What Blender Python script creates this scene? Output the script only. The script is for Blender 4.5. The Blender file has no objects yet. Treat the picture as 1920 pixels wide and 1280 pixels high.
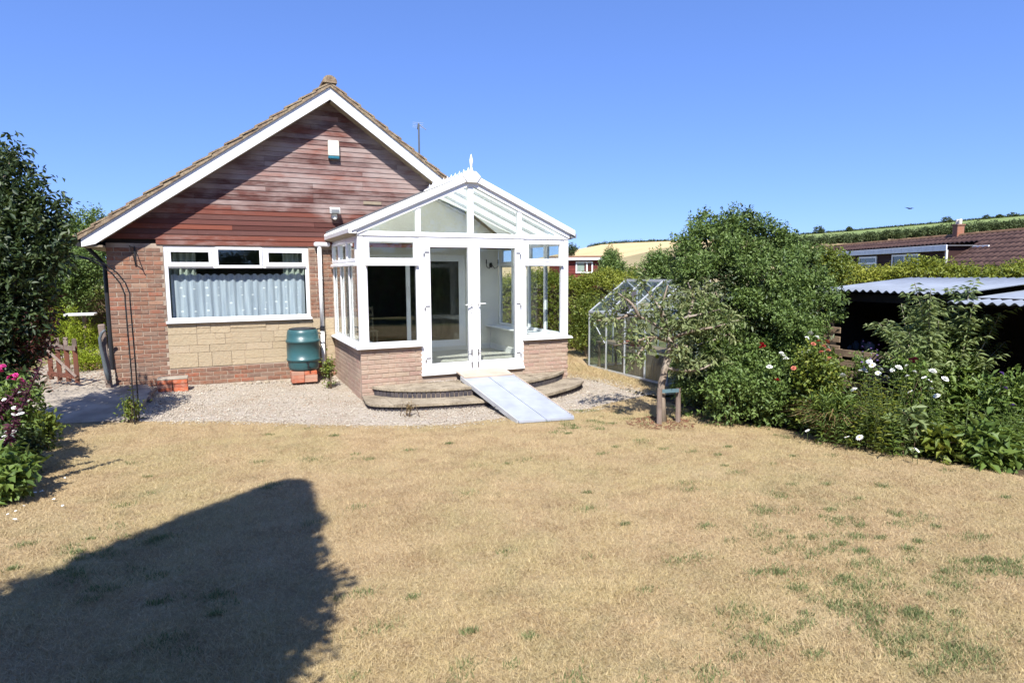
import bpy, math, random
import numpy as np
from mathutils import Vector, Matrix
random.seed(7); RNG = np.random.default_rng(7)
SC = bpy.context.scene
COL = SC.collection

# ------------------------------------------------------------------ camera, sky, sun, exposure
CAM = np.array([-2.016, -9.881, 1.822])
CR = np.array([0.9040, -0.4275, -0.0046]); CF = np.array([0.4249, 0.8985, -0.1087])
CR = CR / np.linalg.norm(CR); CF = CF - CR * (CF @ CR); CF = CF / np.linalg.norm(CF); CU = np.cross(CR, CF)
FPX = 1170.0
cd = bpy.data.cameras.new('camera'); co = bpy.data.objects.new('camera', cd); COL.objects.link(co)
cd.sensor_width = 36.0; cd.lens = FPX / 1920 * 36.0; cd.clip_start = 0.05; cd.clip_end = 3000
m = Matrix(((CR[0], CU[0], -CF[0], CAM[0]), (CR[1], CU[1], -CF[1], CAM[1]), (CR[2], CU[2], -CF[2], CAM[2]), (0, 0, 0, 1)))
co.matrix_world = m
SC.camera = co
SUN_EL = math.radians(50); SUN_AZ = math.radians(24.2)           # azimuth of travel, from +Y toward +X
W_ = bpy.data.worlds.new('World'); SC.world = W_; W_.use_nodes = True
nt = W_.node_tree; nt.nodes.clear()
sky = nt.nodes.new('ShaderNodeTexSky'); sky.sky_type = 'NISHITA'; sky.sun_disc = False
sky.sun_elevation = SUN_EL; sky.sun_rotation = SUN_AZ + math.pi
sky.air_density = 1.0; sky.dust_density = 0.0; sky.ozone_density = 4.0; sky.altitude = 1200
bg = nt.nodes.new('ShaderNodeBackground'); bg.inputs[1].default_value = 0.111
ga = nt.nodes.new('ShaderNodeGamma'); ga.inputs[1].default_value = 0.62; nt.links.new(sky.outputs[0], ga.inputs[0])
ti = nt.nodes.new('ShaderNodeMix'); ti.data_type = 'RGBA'; ti.blend_type = 'MULTIPLY'; ti.inputs[0].default_value = 1.0; ti.inputs[7].default_value = (0.785, 1.09, 1.93, 1); nt.links.new(ga.outputs[0], ti.inputs[6])
wo = nt.nodes.new('ShaderNodeOutputWorld'); nt.links.new(ti.outputs[2], bg.inputs[0]); nt.links.new(bg.outputs[0], wo.inputs[0])
sd = bpy.data.lights.new('sun', 'SUN'); sd.energy = 5.0; sd.angle = math.radians(0.55); sd.color = (1.0, 0.965, 0.90)
so = bpy.data.objects.new('sun', sd); COL.objects.link(so)
SDIR = Vector((math.sin(SUN_AZ) * math.cos(SUN_EL), math.cos(SUN_AZ) * math.cos(SUN_EL), -math.sin(SUN_EL)))
so.rotation_euler = SDIR.to_track_quat('-Z', 'Y').to_euler(); so.location = (0, -10, 20)
SC.view_settings.view_transform = 'Standard'; SC.view_settings.look = 'None'; SC.view_settings.gamma = 1
SC.view_settings.exposure = 0.85
SC.render.engine = 'CYCLES'
try:
    SC.cycles.max_bounces = 10; SC.cycles.transparent_max_bounces = 24; SC.cycles.caustics_reflective = False; SC.cycles.caustics_refractive = False
except Exception: pass

# ------------------------------------------------------------------ measuring helpers
def ray(px, py): return CF + CR * (px - 960) / FPX - CU * (py - 640) / FPX
def D(px, py, d): return CAM + ray(px, py) * d
def clamp(v, a, b): return np.minimum(np.maximum(v, a), b)
def g(x, y):
    z = -0.2 - 0.035 * clamp(x - 2.5, 0, 3) + 0.04 * clamp(-x - 1.5, 0, 2.5)
    z = z + 0.028 * clamp(-3 - y, 0, 7) + 0.02 * clamp(y + 0.5, 0, 3)
    return z
def G(px, py):
    z = -0.2; r = ray(px, py)
    for _ in range(8):
        t = (z - CAM[2]) / r[2]; p = CAM + r * t; z = float(g(p[0], p[1]))
    return np.array([p[0], p[1], z])

# ------------------------------------------------------------------ object helpers
OFF = {}
def thing(name, label, cat, loc, group=None):
    o = bpy.data.objects.new(name, None); COL.objects.link(o); o.location = loc; o.empty_display_size = 0.1
    OFF[o.name] = Vector(loc); o['label'] = label; o['category'] = cat
    if group: o['group'] = group
    return o
def tag(o, label, cat, group=None):
    o['label'] = label; o['category'] = cat
    if group: o['group'] = group
    return o
def link(name, me, parent=None, loc=(0, 0, 0)):
    """loc is the world location of the object's origin"""
    o = bpy.data.objects.new(name, me); COL.objects.link(o)
    l = Vector(loc)
    if parent is not None:
        o.parent = parent; o.location = l - OFF[parent.name]
    else: o.location = l
    OFF[o.name] = l
    return o
class MB:
    def __init__(s): s.v = []; s.f = []; s.tr = None
    def add(s, vs, fs):
        n = len(s.v)
        if s.tr: vs = [s.tr(*p) for p in vs]
        s.v.extend([tuple(float(c) for c in p) for p in vs]); s.f.extend([tuple(i + n for i in f) for f in fs]); return s
    def box(s, x0, x1, y0, y1, z0, z1, c=0.0):
        if x0 > x1: x0, x1 = x1, x0
        if y0 > y1: y0, y1 = y1, y0
        if z0 > z1: z0, z1 = z1, z0
        if c <= 0:
            return s.add([(x0, y0, z0), (x1, y0, z0), (x1, y1, z0), (x0, y1, z0), (x0, y0, z1), (x1, y0, z1), (x1, y1, z1), (x0, y1, z1)],
                  [(0, 3, 2, 1), (4, 5, 6, 7), (0, 1, 5, 4), (1, 2, 6, 5), (2, 3, 7, 6), (3, 0, 4, 7)])
        c = min(c, (x1 - x0) * .45, (y1 - y0) * .45, (z1 - z0) * .45)
        X = (x0, x1); Y = (y0, y1); Z = (z0, z1); vs = []; ix = {}
        for i in (0, 1):
            for j in (0, 1):
                for k in (0, 1):
                    si, sj, sk = (1 if i == 0 else -1), (1 if j == 0 else -1), (1 if k == 0 else -1)
                    ix[i, j, k, 0] = len(vs); vs.append((X[i], Y[j] + sj * c, Z[k] + sk * c))
                    ix[i, j, k, 1] = len(vs); vs.append((X[i] + si * c, Y[j], Z[k] + sk * c))
                    ix[i, j, k, 2] = len(vs); vs.append((X[i] + si * c, Y[j] + sj * c, Z[k]))
        fs = []
        I = lambda i, j, k, a: ix[i, j, k, a]
        fs += [(I(0,0,0,0), I(0,0,1,0), I(0,1,1,0), I(0,1,0,0)), (I(1,0,0,0), I(1,1,0,0), I(1,1,1,0), I(1,0,1,0))]
        fs += [(I(0,0,0,1), I(1,0,0,1), I(1,0,1,1), I(0,0,1,1)), (I(0,1,0,1), I(0,1,1,1), I(1,1,1,1), I(1,1,0,1))]
        fs += [(I(0,0,0,2), I(0,1,0,2), I(1,1,0,2), I(1,0,0,2)), (I(0,0,1,2), I(1,0,1,2), I(1,1,1,2), I(0,1,1,2))]
        for k in (0, 1):
            for j in (0, 1): fs.append((I(0,j,k,1), I(1,j,k,1), I(1,j,k,2), I(0,j,k,2)))
            for i in (0, 1): fs.append((I(i,0,k,0), I(i,1,k,0), I(i,1,k,2), I(i,0,k,2)))
        for i in (0, 1):
            for j in (0, 1): fs.append((I(i,j,0,0), I(i,j,1,0), I(i,j,1,1), I(i,j,0,1)))
        for i in (0, 1):
            for j in (0, 1):
                for k in (0, 1): fs.append((I(i,j,k,0), I(i,j,k,1), I(i,j,k,2)))
        return s.add(vs, fs)
    def prism(s, poly, a, b, axis='y'):
        """extrude a 2-D polygon; axis y: poly=(x,z); axis z: poly=(x,y); axis x: poly=(y,z)"""
        n = len(poly)
        def mk(p, t): return (p[0], t, p[1]) if axis == 'y' else ((p[0], p[1], t) if axis == 'z' else (t, p[0], p[1]))
        vs = [mk(p, a) for p in poly] + [mk(p, b) for p in poly]
        fs = [tuple(range(n)), tuple(range(2 * n - 1, n - 1, -1))] + [(i, i + n, (i + 1) % n + n, (i + 1) % n) for i in range(n)]
        return s.add(vs, fs)
    def tube(s, pts, r, n=8, caps=True):
        pts = [Vector(p) for p in pts]
        if not isinstance(r, (list, tuple, np.ndarray)): r = [r] * len(pts)
        vs = []; fs = []; up = None
        for i, p in enumerate(pts):
            t = (pts[min(i + 1, len(pts) - 1)] - pts[max(i - 1, 0)]); t.normalize()
            if up is None:
                up = t.orthogonal().normalized()
            else:
                up = (up - t * up.dot(t)); up = up.normalized() if up.length > 1e-6 else t.orthogonal().normalized()
            w = t.cross(up)
            for k in range(n):
                a = 2 * math.pi * k / n; vs.append(p + (up * math.cos(a) + w * math.sin(a)) * r[i])
        for i in range(len(pts) - 1):
            for k in range(n): fs.append((i * n + k, i * n + (k + 1) % n, (i + 1) * n + (k + 1) % n, (i + 1) * n + k))
        if caps:
            fs.append(tuple(range(n - 1, -1, -1))); fs.append(tuple(range((len(pts) - 1) * n, len(pts) * n)))
        return s.add(vs, fs)
    def lathe(s, prof, c, n=24):
        vs = []; fs = []
        for r, z in prof:
            for k in range(n):
                a = 2 * math.pi * k / n; vs.append((c[0] + r * math.cos(a), c[1] + r * math.sin(a), c[2] + z))
        for i in range(len(prof) - 1):
            for k in range(n): fs.append((i * n + k, i * n + (k + 1) % n, (i + 1) * n + (k + 1) % n, (i + 1) * n + k))
        fs.append(tuple(range(n - 1, -1, -1))); fs.append(tuple(range((len(prof) - 1) * n, len(prof) * n)))
        return s.add(vs, fs)
    def build(s, name, mat, parent=None, smooth=False, loc=None):
        if loc is None:
            if parent is not None: loc = OFF[parent.name]
            else:
                a = np.array(s.v); loc = ((a[:, 0].min() + a[:, 0].max()) / 2, (a[:, 1].min() + a[:, 1].max()) / 2, a[:, 2].min())
        loc = Vector(loc)
        me = bpy.data.meshes.new(name)
        me.from_pydata([(p[0] - loc.x, p[1] - loc.y, p[2] - loc.z) for p in s.v], [], s.f)
        if mat: me.materials.append(mat)
        if smooth: me.shade_smooth()
        me.update()
        return link(name, me, parent, loc)
def npmesh(name, verts, tris, mat, parent=None, rnd=None, nper=3, loc=None, smooth=False):
    """big meshes: verts (N,3), faces (M,nper)"""
    verts = np.asarray(verts, dtype=np.float64); tris = np.asarray(tris, dtype=np.int32)
    if loc is None:
        loc = OFF[parent.name] if parent is not None else Vector((verts[:, 0].mean(), verts[:, 1].mean(), verts[:, 2].min()))
    loc = Vector(loc)
    me = bpy.data.meshes.new(name)
    me.vertices.add(len(verts)); me.vertices.foreach_set('co', (verts - np.array(loc)).astype(np.float32).ravel())
    M = len(tris); me.loops.add(M * nper); me.loops.foreach_set('vertex_index', tris.ravel())
    me.polygons.add(M); me.polygons.foreach_set('loop_start', np.arange(0, M * nper, nper, dtype=np.int32))
    me.polygons.foreach_set('loop_total', np.full(M, nper, dtype=np.int32))
    if smooth: me.polygons.foreach_set('use_smooth', np.ones(M, dtype=bool))
    me.update(calc_edges=True)
    if rnd is not None:
        at = me.attributes.new('rnd', 'FLOAT', 'POINT'); at.data.foreach_set('value', np.asarray(rnd, dtype=np.float32))
    me.materials.append(mat)
    return link(name, me, parent, loc)

# ------------------------------------------------------------------ materials
def srgb(*c):
    return tuple((x / 255 / 12.92 if x / 255 <= .04045 else ((x / 255 + .055) / 1.055) ** 2.4) for x in c)
class NT:
    def __init__(s, name):
        s.m = bpy.data.materials.new(name); s.m.use_nodes = True; s.t = s.m.node_tree; s.t.nodes.clear()
        s.out = s.n('ShaderNodeOutputMaterial')
    def n(s, k, **kw):
        d = s.t.nodes.new(k)
        for a, b in kw.items(): setattr(d, a, b)
        return d
    def l(s, a, b): s.t.links.new(a, b)
    def val(s, sock, v):
        if hasattr(v, 'is_linked') or isinstance(v, bpy.types.NodeSocket): s.l(v, sock)
        else: sock.default_value = v if not (isinstance(v, tuple) and len(v) == 3 and sock.type == 'RGBA') else (*v, 1)
    def bsdf(s, color, rough=.6, spec=.4, metal=0.0, normal=None, **kw):
        b = s.n('ShaderNodeBsdfPrincipled'); s.val(b.inputs['Base Color'], color); s.val(b.inputs['Roughness'], rough)
        s.val(b.inputs['Specular IOR Level'], spec); s.val(b.inputs['Metallic'], metal)
        if normal is not None: s.l(normal, b.inputs['Normal'])
        return b.outputs[0]
    def pos(s): return s.n('ShaderNodeNewGeometry').outputs['Position']
    def obj(s): return s.n('ShaderNodeTexCoord').outputs['Object']
    def rand(s): return s.n('ShaderNodeObjectInfo').outputs['Random']
    def scale(s, v, sx, sy, sz):
        d = s.n('ShaderNodeMapping'); d.inputs['Scale'].default_value = (sx, sy, sz); s.l(v, d.inputs[0]); return d.outputs[0]
    def shift(s, v, r, k=37.0):
        d = s.n('ShaderNodeVectorMath', operation='ADD'); mu = s.n('ShaderNodeMath', operation='MULTIPLY'); mu.inputs[1].default_value = k
        s.l(r, mu.inputs[0]); cx = s.n('ShaderNodeCombineXYZ'); 
        for i in range(3): s.l(mu.outputs[0], cx.inputs[i])
        s.l(v, d.inputs[0]); s.l(cx.outputs[0], d.inputs[1]); return d.outputs[0]
    def noise(s, v, sc, det=4, rough=.55):
        d = s.n('ShaderNodeTexNoise'); d.inputs['Scale'].default_value = sc; d.inputs['Detail'].default_value = det; d.inputs['Roughness'].default_value = rough
        s.l(v, d.inputs['Vector']); return d.outputs['Fac']
    def voro(s, v, sc, feature='F1'):
        d = s.n('ShaderNodeTexVoronoi', feature=feature); d.inputs['Scale'].default_value = sc; s.l(v, d.inputs['Vector']); return d
    def ramp(s, f, stops, interp='LINEAR'):
        d = s.n('ShaderNodeValToRGB'); d.color_ramp.interpolation = interp; e = d.color_ramp.elements
        while len(e) > 1: e.remove(e[-1])
        e[0].position = stops[0][0]; e[0].color = (*stops[0][1], 1)
        for p, c in stops[1:]:
            k = e.new(p); k.color = (*c, 1)
        s.l(f, d.inputs[0]); return d.outputs[0]
    def fac(s, f, a, b):
        d = s.n('ShaderNodeMapRange'); d.inputs[1].default_value = a; d.inputs[2].default_value = b; s.l(f, d.inputs[0]); return d.outputs[0]
    def mix(s, f, a, b, mode='MIX'):
        d = s.n('ShaderNodeMix', data_type='RGBA', blend_type=mode)
        s.val(d.inputs[0], f); s.val(d.inputs[6], a); s.val(d.inputs[7], b); return d.outputs[2]
    def bump(s, h, st=.3, dist=.01):
        d = s.n('ShaderNodeBump'); d.inputs['Strength'].default_value = st; d.inputs['Distance'].default_value = dist; s.l(h, d.inputs['Height']); return d.outputs[0]
    def attr(s, nm='rnd'): 
        d = s.n('ShaderNodeAttribute'); d.attribute_name = nm; return d.outputs['Fac']
    def done(s, sh): s.l(sh, s.out.inputs[0]); return s.m
def plain(name, col, rough=.5, spec=.4, metal=0.0, dirt=.12, sc=6.0, bump=0.0):
    t = NT(name); n = t.noise(t.obj(), sc, 5)
    c = t.mix(t.fac(n, .35, .75), col, tuple(x * (1 - dirt * 2.2) for x in col))
    return t.done(t.bsdf(c, rough, spec, metal, t.bump(t.noise(t.obj(), sc * 8, 4), bump, .004) if bump else None))
def brickmat(name, stops, dirt):
    t = NT(name); r = t.rand(); o = t.shift(t.obj(), r)
    c = t.ramp(r, stops)
    c = t.mix(t.fac(t.noise(o, 16, 5), .42, .8), c, dirt)
    c = t.mix(t.fac(t.noise(t.pos(), 1.3, 3), .45, .75), c, t.mix(.45, c, (.16, .13, .11)))
    h = t.noise(o, 60, 5)
    c = t.mix(t.fac(h, .55, .8), c, t.mix(.4, c, (.05, .035, .03)))
    return t.done(t.bsdf(c, .88, .2, 0, t.bump(h, .5, .006)))
M = {}
M['brick'] = brickmat('house_brick', [(0, (.21, .085, .05)), (.18, (.24, .12, .075)), (.36, (.17, .09, .065)), (.52, (.27, .125, .075)), (.66, (.20, .115, .08)), (.8, (.31, .10, .055)), (.9, (.34, .21, .14)), (1, (.13, .08, .065))], (.27, .19, .14))
M['brickc'] = brickmat('buff_brick', [(0, (.39, .275, .205)), (.25, (.35, .235, .18)), (.45, (.43, .32, .235)), (.62, (.36, .225, .18)), (.8, (.41, .315, .225)), (1, (.33, .21, .165))], (.42, .34, .27))
M['brickr'] = brickmat('red_brick', [(0, (.42, .10, .045)), (.5, (.47, .13, .06)), (.8, (.42, .26, .19)), (1, (.36, .09, .05))], (.45, .24, .17))
M['blueb'] = brickmat('blue_brick', [(0, (.035, .035, .045)), (.5, (.05, .045, .055)), (1, (.07, .06, .065))], (.1, .09, .085))
t = NT('mortar'); n1 = t.noise(t.pos(), 90, 4); n2 = t.noise(t.pos(), 2.2, 4)
M['mortar'] = t.done(t.bsdf(t.mix(t.fac(n2, .4, .7), (.40, .325, .255), (.24, .185, .145)), .95, .1, 0, t.bump(n1, .6, .006)))
t = NT('pale_mortar'); n1 = t.noise(t.pos(), 90, 4); n2 = t.noise(t.pos(), 2.2, 4)
zz = t.n('ShaderNodeSeparateXYZ'); t.l(t.pos(), zz.inputs[0])
M['mortarc'] = t.done(t.bsdf(t.mix(t.fac(n2, .4, .7), (.40, .32, .25), (.28, .21, .16)), .95, .1, 0, t.bump(n1, .6, .006)))
t = NT('reconstituted_stone'); r = t.rand(); o = t.shift(t.obj(), r)
c = t.ramp(r, [(0, (.37, .30, .20)), (.4, (.41, .335, .23)), (.7, (.35, .285, .195)), (1, (.43, .35, .25))])
h = t.noise(o, 22, 6)
M['stone'] = t.done(t.bsdf(t.mix(t.fac(h, .4, .8), c, (.38, .29, .19)), .9, .15, 0, t.bump(h, .8, .015)))
t = NT('step_stone'); n1 = t.noise(t.pos(), 5, 6); n2 = t.noise(t.pos(), 38, 5)
c = t.ramp(n1, [(.3, (.18, .145, .105)), (.5, (.30, .25, .185)), (.68, (.39, .33, .245))]); c = t.mix(t.fac(n2, .5, .72), c, (.13, .11, .07))
M['step'] = t.done(t.bsdf(c, .92, .15, 0, t.bump(n2, .7, .01)))
t = NT('cedar_board'); r = t.rand(); o = t.shift(t.obj(), r, 53); p = t.pos()
c = t.ramp(r, [(0, (.085, .028, .022)), (.2, (.125, .045, .036)), (.4, (.105, .052, .045)), (.55, (.16, .05, .034)), (.7, (.24, .068, .036)), (.85, (.115, .042, .033)), (1, (.15, .07, .058))])
gr = t.noise(t.scale(o, 1.2, 1, 38), 3.0, 6, .65); wea = t.noise(t.scale(p, .75, 1, 1.5), 1.15, 5, .6); st = t.noise(t.scale(p, 3.0, 1, 60), 2.0, 5, .7); ad_ = t.n('ShaderNodeMath', operation='MULTIPLY_ADD'); ad_.inputs[1].default_value = .38; t.l(st, ad_.inputs[0]); t.l(wea, ad_.inputs[2])
ad2 = t.n('ShaderNodeMath', operation='MULTIPLY_ADD'); ad2.inputs[1].default_value = .16; t.l(r, ad2.inputs[0]); t.l(ad_.outputs[0], ad2.inputs[2])
sz_ = t.n('ShaderNodeSeparateXYZ'); t.l(p, sz_.inputs[0]); mr_ = t.n('ShaderNodeMapRange'); mr_.inputs[1].default_value = 2.4; mr_.inputs[2].default_value = 3.4; mr_.inputs[3].default_value = -.14; mr_.inputs[4].default_value = .02; t.l(sz_.outputs[2], mr_.inputs[0]); ad3 = t.n('ShaderNodeMath', operation='ADD'); t.l(ad2.outputs[0], ad3.inputs[0]); t.l(mr_.outputs[0], ad3.inputs[1])
pale = t.mix(t.fac(gr, .35, .7), (.25, .175, .158), (.44, .365, .335))
c = t.mix(t.fac(ad3.outputs[0], .64, .90), c, pale); c = t.mix(t.fac(gr, .42, .8), c, t.mix(.55, c, (.04, .018, .016)))
M['cedar'] = t.done(t.bsdf(c, .78, .25, 0, t.bump(gr, .45, .006)))
def woodmat(name, a, b, c3=(.08, .06, .045), sc=1.0, axis=2, rough=.85):
    t = NT(name); o = t.shift(t.obj(), t.rand(), 41)
    s3 = [14, 14, 14]; s3[axis] = 1.0
    gr = t.noise(t.scale(o, *s3), 2.5 * sc, 6, .65); n2 = t.noise(o, 3, 3)
    c = t.mix(t.fac(gr, .3, .75), a, b); c = t.mix(t.fac(n2, .5, .8), c, c3)
    return t.done(t.bsdf(c, rough, .2, 0, t.bump(gr, .5, .008)))
M['oldwood'] = woodmat('weathered_post', (.27, .215, .18), (.15, .105, .085))
M['redwood'] = woodmat('red_stained_wood', (.17, .065, .04), (.12, .045, .03))
M['fencewood'] = woodmat('plank_wood', (.36, .27, .195), (.22, .155, .11))
M['pallet'] = woodmat('pallet_wood', (.30, .22, .15), (.19, .135, .09), axis=0)
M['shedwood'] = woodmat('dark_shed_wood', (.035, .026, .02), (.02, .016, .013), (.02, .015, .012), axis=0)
t = NT('white_upvc'); n = t.noise(t.obj(), 3, 3)
M['upvc'] = t.done(t.bsdf(t.mix(t.fac(n, .4, .8), (.83, .83, .84), (.76, .76, .77)), .28, .5))
M['gloss'] = plain('white_gloss_paint', (.80, .80, .80), .4, .4, 0, .06, 3)
def schlick(t, f0=.045):
    ge = t.n('ShaderNodeNewGeometry'); dt = t.n('ShaderNodeVectorMath', operation='DOT_PRODUCT'); t.l(ge.outputs['Normal'], dt.inputs[0]); t.l(ge.outputs['Incoming'], dt.inputs[1])
    ab = t.n('ShaderNodeMath', operation='ABSOLUTE'); t.l(dt.outputs['Value'], ab.inputs[0]); om = t.n('ShaderNodeMath', operation='SUBTRACT'); om.inputs[0].default_value = 1.0; t.l(ab.outputs[0], om.inputs[1])
    pw = t.n('ShaderNodeMath', operation='POWER'); pw.inputs[1].default_value = 5.0; t.l(om.outputs[0], pw.inputs[0])
    fm = t.n('ShaderNodeMath', operation='MULTIPLY_ADD'); fm.inputs[1].default_value = 1 - f0; fm.inputs[2].default_value = f0; fm.use_clamp = True; t.l(pw.outputs[0], fm.inputs[0]); return fm
t = NT('window_glass')
tp = t.n('ShaderNodeBsdfTransparent'); tp.inputs[0].default_value = (.93, .955, .945, 1)
gl = t.n('ShaderNodeBsdfGlossy'); gl.inputs['Roughness'].default_value = .0; gl.inputs[0].default_value = (.95, .97, .97, 1)
fm = schlick(t)
mx = t.n('ShaderNodeMixShader'); t.l(fm.outputs[0], mx.inputs[0]); t.l(tp.outputs[0], mx.inputs[1]); t.l(gl.outputs[0], mx.inputs[2])
M['glass'] = t.done(mx.outputs[0])
t = NT('dusty_greenhouse_glass')
tp = t.n('ShaderNodeBsdfTransparent'); tp.inputs[0].default_value = (.86, .9, .88, 1)
gl = t.n('ShaderNodeBsdfGlossy'); gl.inputs['Roughness'].default_value = .05; gl.inputs[0].default_value = (.9, .95, 1, 1)
df = t.n('ShaderNodeBsdfDiffuse'); df.inputs[0].default_value = (.45, .47, .45, 1)
nz = t.noise(t.pos(), 7, 5); ds = t.n('ShaderNodeMath', operation='MULTIPLY'); ds.inputs[1].default_value = .22; t.l(nz, ds.inputs[0]); ds.inputs[1].default_value = .07
fm = schlick(t)
m1 = t.n('ShaderNodeMixShader'); t.l(ds.outputs[0], m1.inputs[0]); t.l(tp.outputs[0], m1.inputs[1]); t.l(df.outputs[0], m1.inputs[2])
m2 = t.n('ShaderNodeMixShader'); t.l(fm.outputs[0], m2.inputs[0]); t.l(m1.outputs[0], m2.inputs[1]); t.l(gl.outputs[0], m2.inputs[2])
M['ghglass'] = t.done(m2.outputs[0])
t = NT('polycarbonate_roof')
df = t.n('ShaderNodeBsdfDiffuse'); df.inputs[0].default_value = (.70, .73, .68, 1)
tl = t.n('ShaderNodeBsdfTranslucent'); tl.inputs[0].default_value = (.95, .97, .91, 1)
m1 = t.n('ShaderNodeMixShader'); m1.inputs[0].default_value = .90; t.l(df.outputs[0], m1.inputs[1]); t.l(tl.outputs[0], m1.inputs[2])
M['poly'] = t.done(m1.outputs[0])
M['alu'] = plain('dull_aluminium', (.58, .60, .62), .42, .5, .25, .1, 5)
M['ramp'] = plain('aluminium_ramp', (.46, .49, .56), .5, .5, .3, .10, 4, .15)
M['steel'] = plain('brushed_handle', (.5, .5, .52), .3, .5, .9)
M['black'] = plain('black_metal', (.018, .018, .02), .45, .5)
M['blackp'] = plain('black_plastic', (.02, .02, .024), .5, .4)
M['whitep'] = plain('white_plastic', (.74, .73, .70), .45, .4, 0, .1, 4)
M['cream'] = plain('cream_plastic', (.72, .68, .58), .45)
M['teal'] = plain('teal_plastic', (.03, .17, .24), .4)
M['greenp'] = plain('green_butt_plastic', (.032, .098, .108), .36, .5, 0, .10, 3)
M['grey'] = plain('grey_plastic', (.2, .21, .22), .5)
M['greypipe'] = plain('grey_hose', (.10, .115, .125), .5)
M['lead'] = plain('lead_flashing', (.13, .13, .14), .6, .4, .3)
M['soffit'] = plain('tan_soffit', (.30, .24, .17), .8)
M['inwall'] = plain('painted_inner_wall', (.78, .76, .70), .8, .2, 0, .06, 1.5)
M['floor'] = plain('pale_floor_tile', (.50, .48, .43), .35, .4, 0, .1, 2)
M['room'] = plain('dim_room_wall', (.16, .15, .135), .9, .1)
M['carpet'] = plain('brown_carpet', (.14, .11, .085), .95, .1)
M['chairw'] = plain('dark_chair_wood', (.12, .075, .05), .5)
M['terra'] = plain('red_pot', (.30, .07, .045), .7)
M['concrete'] = plain('concrete_slab', (.40, .345, .275), .93, .15, 0, .25, 2.5, .5)
M['corr'] = plain('fibre_cement_sheet', (.22, .25, .31), .7, .3, 0, .10, 2.5, .2)
M['bag'] = plain('shade_darkened_tub', (.07, .09, .115), .7)  # pale tubs given a dark colour for the shade inside the shed
M['rubber'] = plain('blue_rubber_tie', (.10, .17, .20), .6)
M['bird'] = plain('bird_feather', (.035, .03, .028), .8)
t = NT('roof_tile'); r = t.rand(); n1 = t.noise(t.pos(), 9, 6); n2 = t.noise(t.pos(), 45, 5)
c = t.ramp(n1, [(.3, (.13, .09, .06)), (.48, (.27, .20, .14)), (.6, (.33, .26, .175)), (.75, (.22, .17, .10))]); c = t.mix(t.fac(n2, .48, .7), c, (.15, .115, .07))
M['tile'] = t.done(t.bsdf(c, .93, .1, 0, t.bump(n2, .8, .012)))
t = NT('brown_pantile'); n1 = t.noise(t.pos(), 3.5, 5)
M['pantile'] = t.done(t.bsdf(t.ramp(n1, [(.3, (.060, .034, .030)), (.55, (.095, .055, .046)), (.75, (.13, .08, .062))]), .85, .2, 0))
t = NT('red_ridge_tile'); M['ridgeo'] = t.done(t.bsdf(t.ramp(t.noise(t.pos(), 2.5, 5), [(.35, (.16, .09, .055)), (.65, (.27, .16, .09))]), .9, .15))
t = NT('dark_weatherboard'); w = t.n('ShaderNodeSeparateXYZ'); t.l(t.pos(), w.inputs[0])
M['darkboard'] = t.done(t.bsdf(t.mix(t.noise(t.pos(), 3, 4), (.032, .015, .014), (.05, .025, .022)), .8, .2))
M['redboard'] = plain('red_weatherboard', (.16, .035, .03), .75, .2, 0, .2, 4)
M['fasciag'] = plain('grey_white_fascia', (.74, .76, .80), .5)
t = NT('curtain_net'); ob = t.obj()
vor = t.voro(t.scale(ob, 5.2, 0.001, 7.6), 1.0); dots = t.ramp(vor.outputs['Distance'], [(.0, (1, 1, 1)), (.12, (1, 1, 1)), (.15, (0, 0, 0))]); vor.inputs['Randomness'].default_value = .22
wv = t.noise(t.scale(ob, 7, 7, .4), 4, 4)
c = t.mix(t.fac(wv, .35, .7), (.46, .52, .62), (.68, .74, .83)); c = t.mix(dots, c, (.95, .97, 1.0))
d1 = t.n('ShaderNodeBsdfDiffuse'); t.l(c, d1.inputs[0]); d2 = t.n('ShaderNodeBsdfTranslucent'); t.l(c, d2.inputs[0])
mx = t.n('ShaderNodeMixShader'); mx.inputs[0].default_value = .25; t.l(d1.outputs[0], mx.inputs[1]); t.l(d2.outputs[0], mx.inputs[2])
M['net'] = t.done(mx.outputs[0])
M['drape'] = plain('pale_green_curtain', (.42, .47, .42), .9, .1, 0, .1, 3)
# ground materials, driven by world position
def lawncol(t, blades=False):
    p = t.pos(); big = t.noise(p, .5, 3); big2 = t.noise(t.scale(p, 1, 1, 1), 1.1, 4, .6); mid = t.noise(p, 3.4, 5, .65); fine = t.noise(p, 38, 5, .7); gp = t.noise(p, 5.2, 5, .62); gl = t.noise(p, .45, 2); bare = t.noise(t.scale(p, 1.7, 1.3, 1), 2.6, 6, .7)
    straw = t.ramp(big, [(.28, (.54, .385, .215)), (.45, (.56, .425, .235)), (.58, (.53, .43, .205)), (.72, (.58, .465, .27))])
    straw = t.mix(t.fac(big2, .46, .72), straw, (.43, .375, .175)); straw = t.mix(t.fac(mid, .45, .74), straw, (.33, .215, .11)); straw = t.mix(t.fac(bare, .58, .76), straw, (.25, .17, .10)); straw = t.mix(t.fac(fine, .42, .72), straw, (.62, .50, .305))
    gm = t.n('ShaderNodeMath', operation='MULTIPLY_ADD'); gm.inputs[1].default_value = .55; t.l(gl, gm.inputs[0]); t.l(gp, gm.inputs[2])
    f = t.fac(gm.outputs[0], .82, 1.05)
    s = t.n('ShaderNodeMath', operation='MULTIPLY'); s.inputs[1].default_value = .5; t.l(f, s.inputs[0])
    return t.mix(s.outputs[0], straw, (.20, .215, .10)), fine
t = NT('dry_lawn'); c, fine = lawncol(t); M['lawn'] = t.done(t.bsdf(t.mix(.45, c, (.22, .15, .085)), .95, .1, 0, t.bump(fine, .9, .03)))
t = NT('dry_grass_blades'); c, fine = lawncol(t); rn = t.attr()
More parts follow.
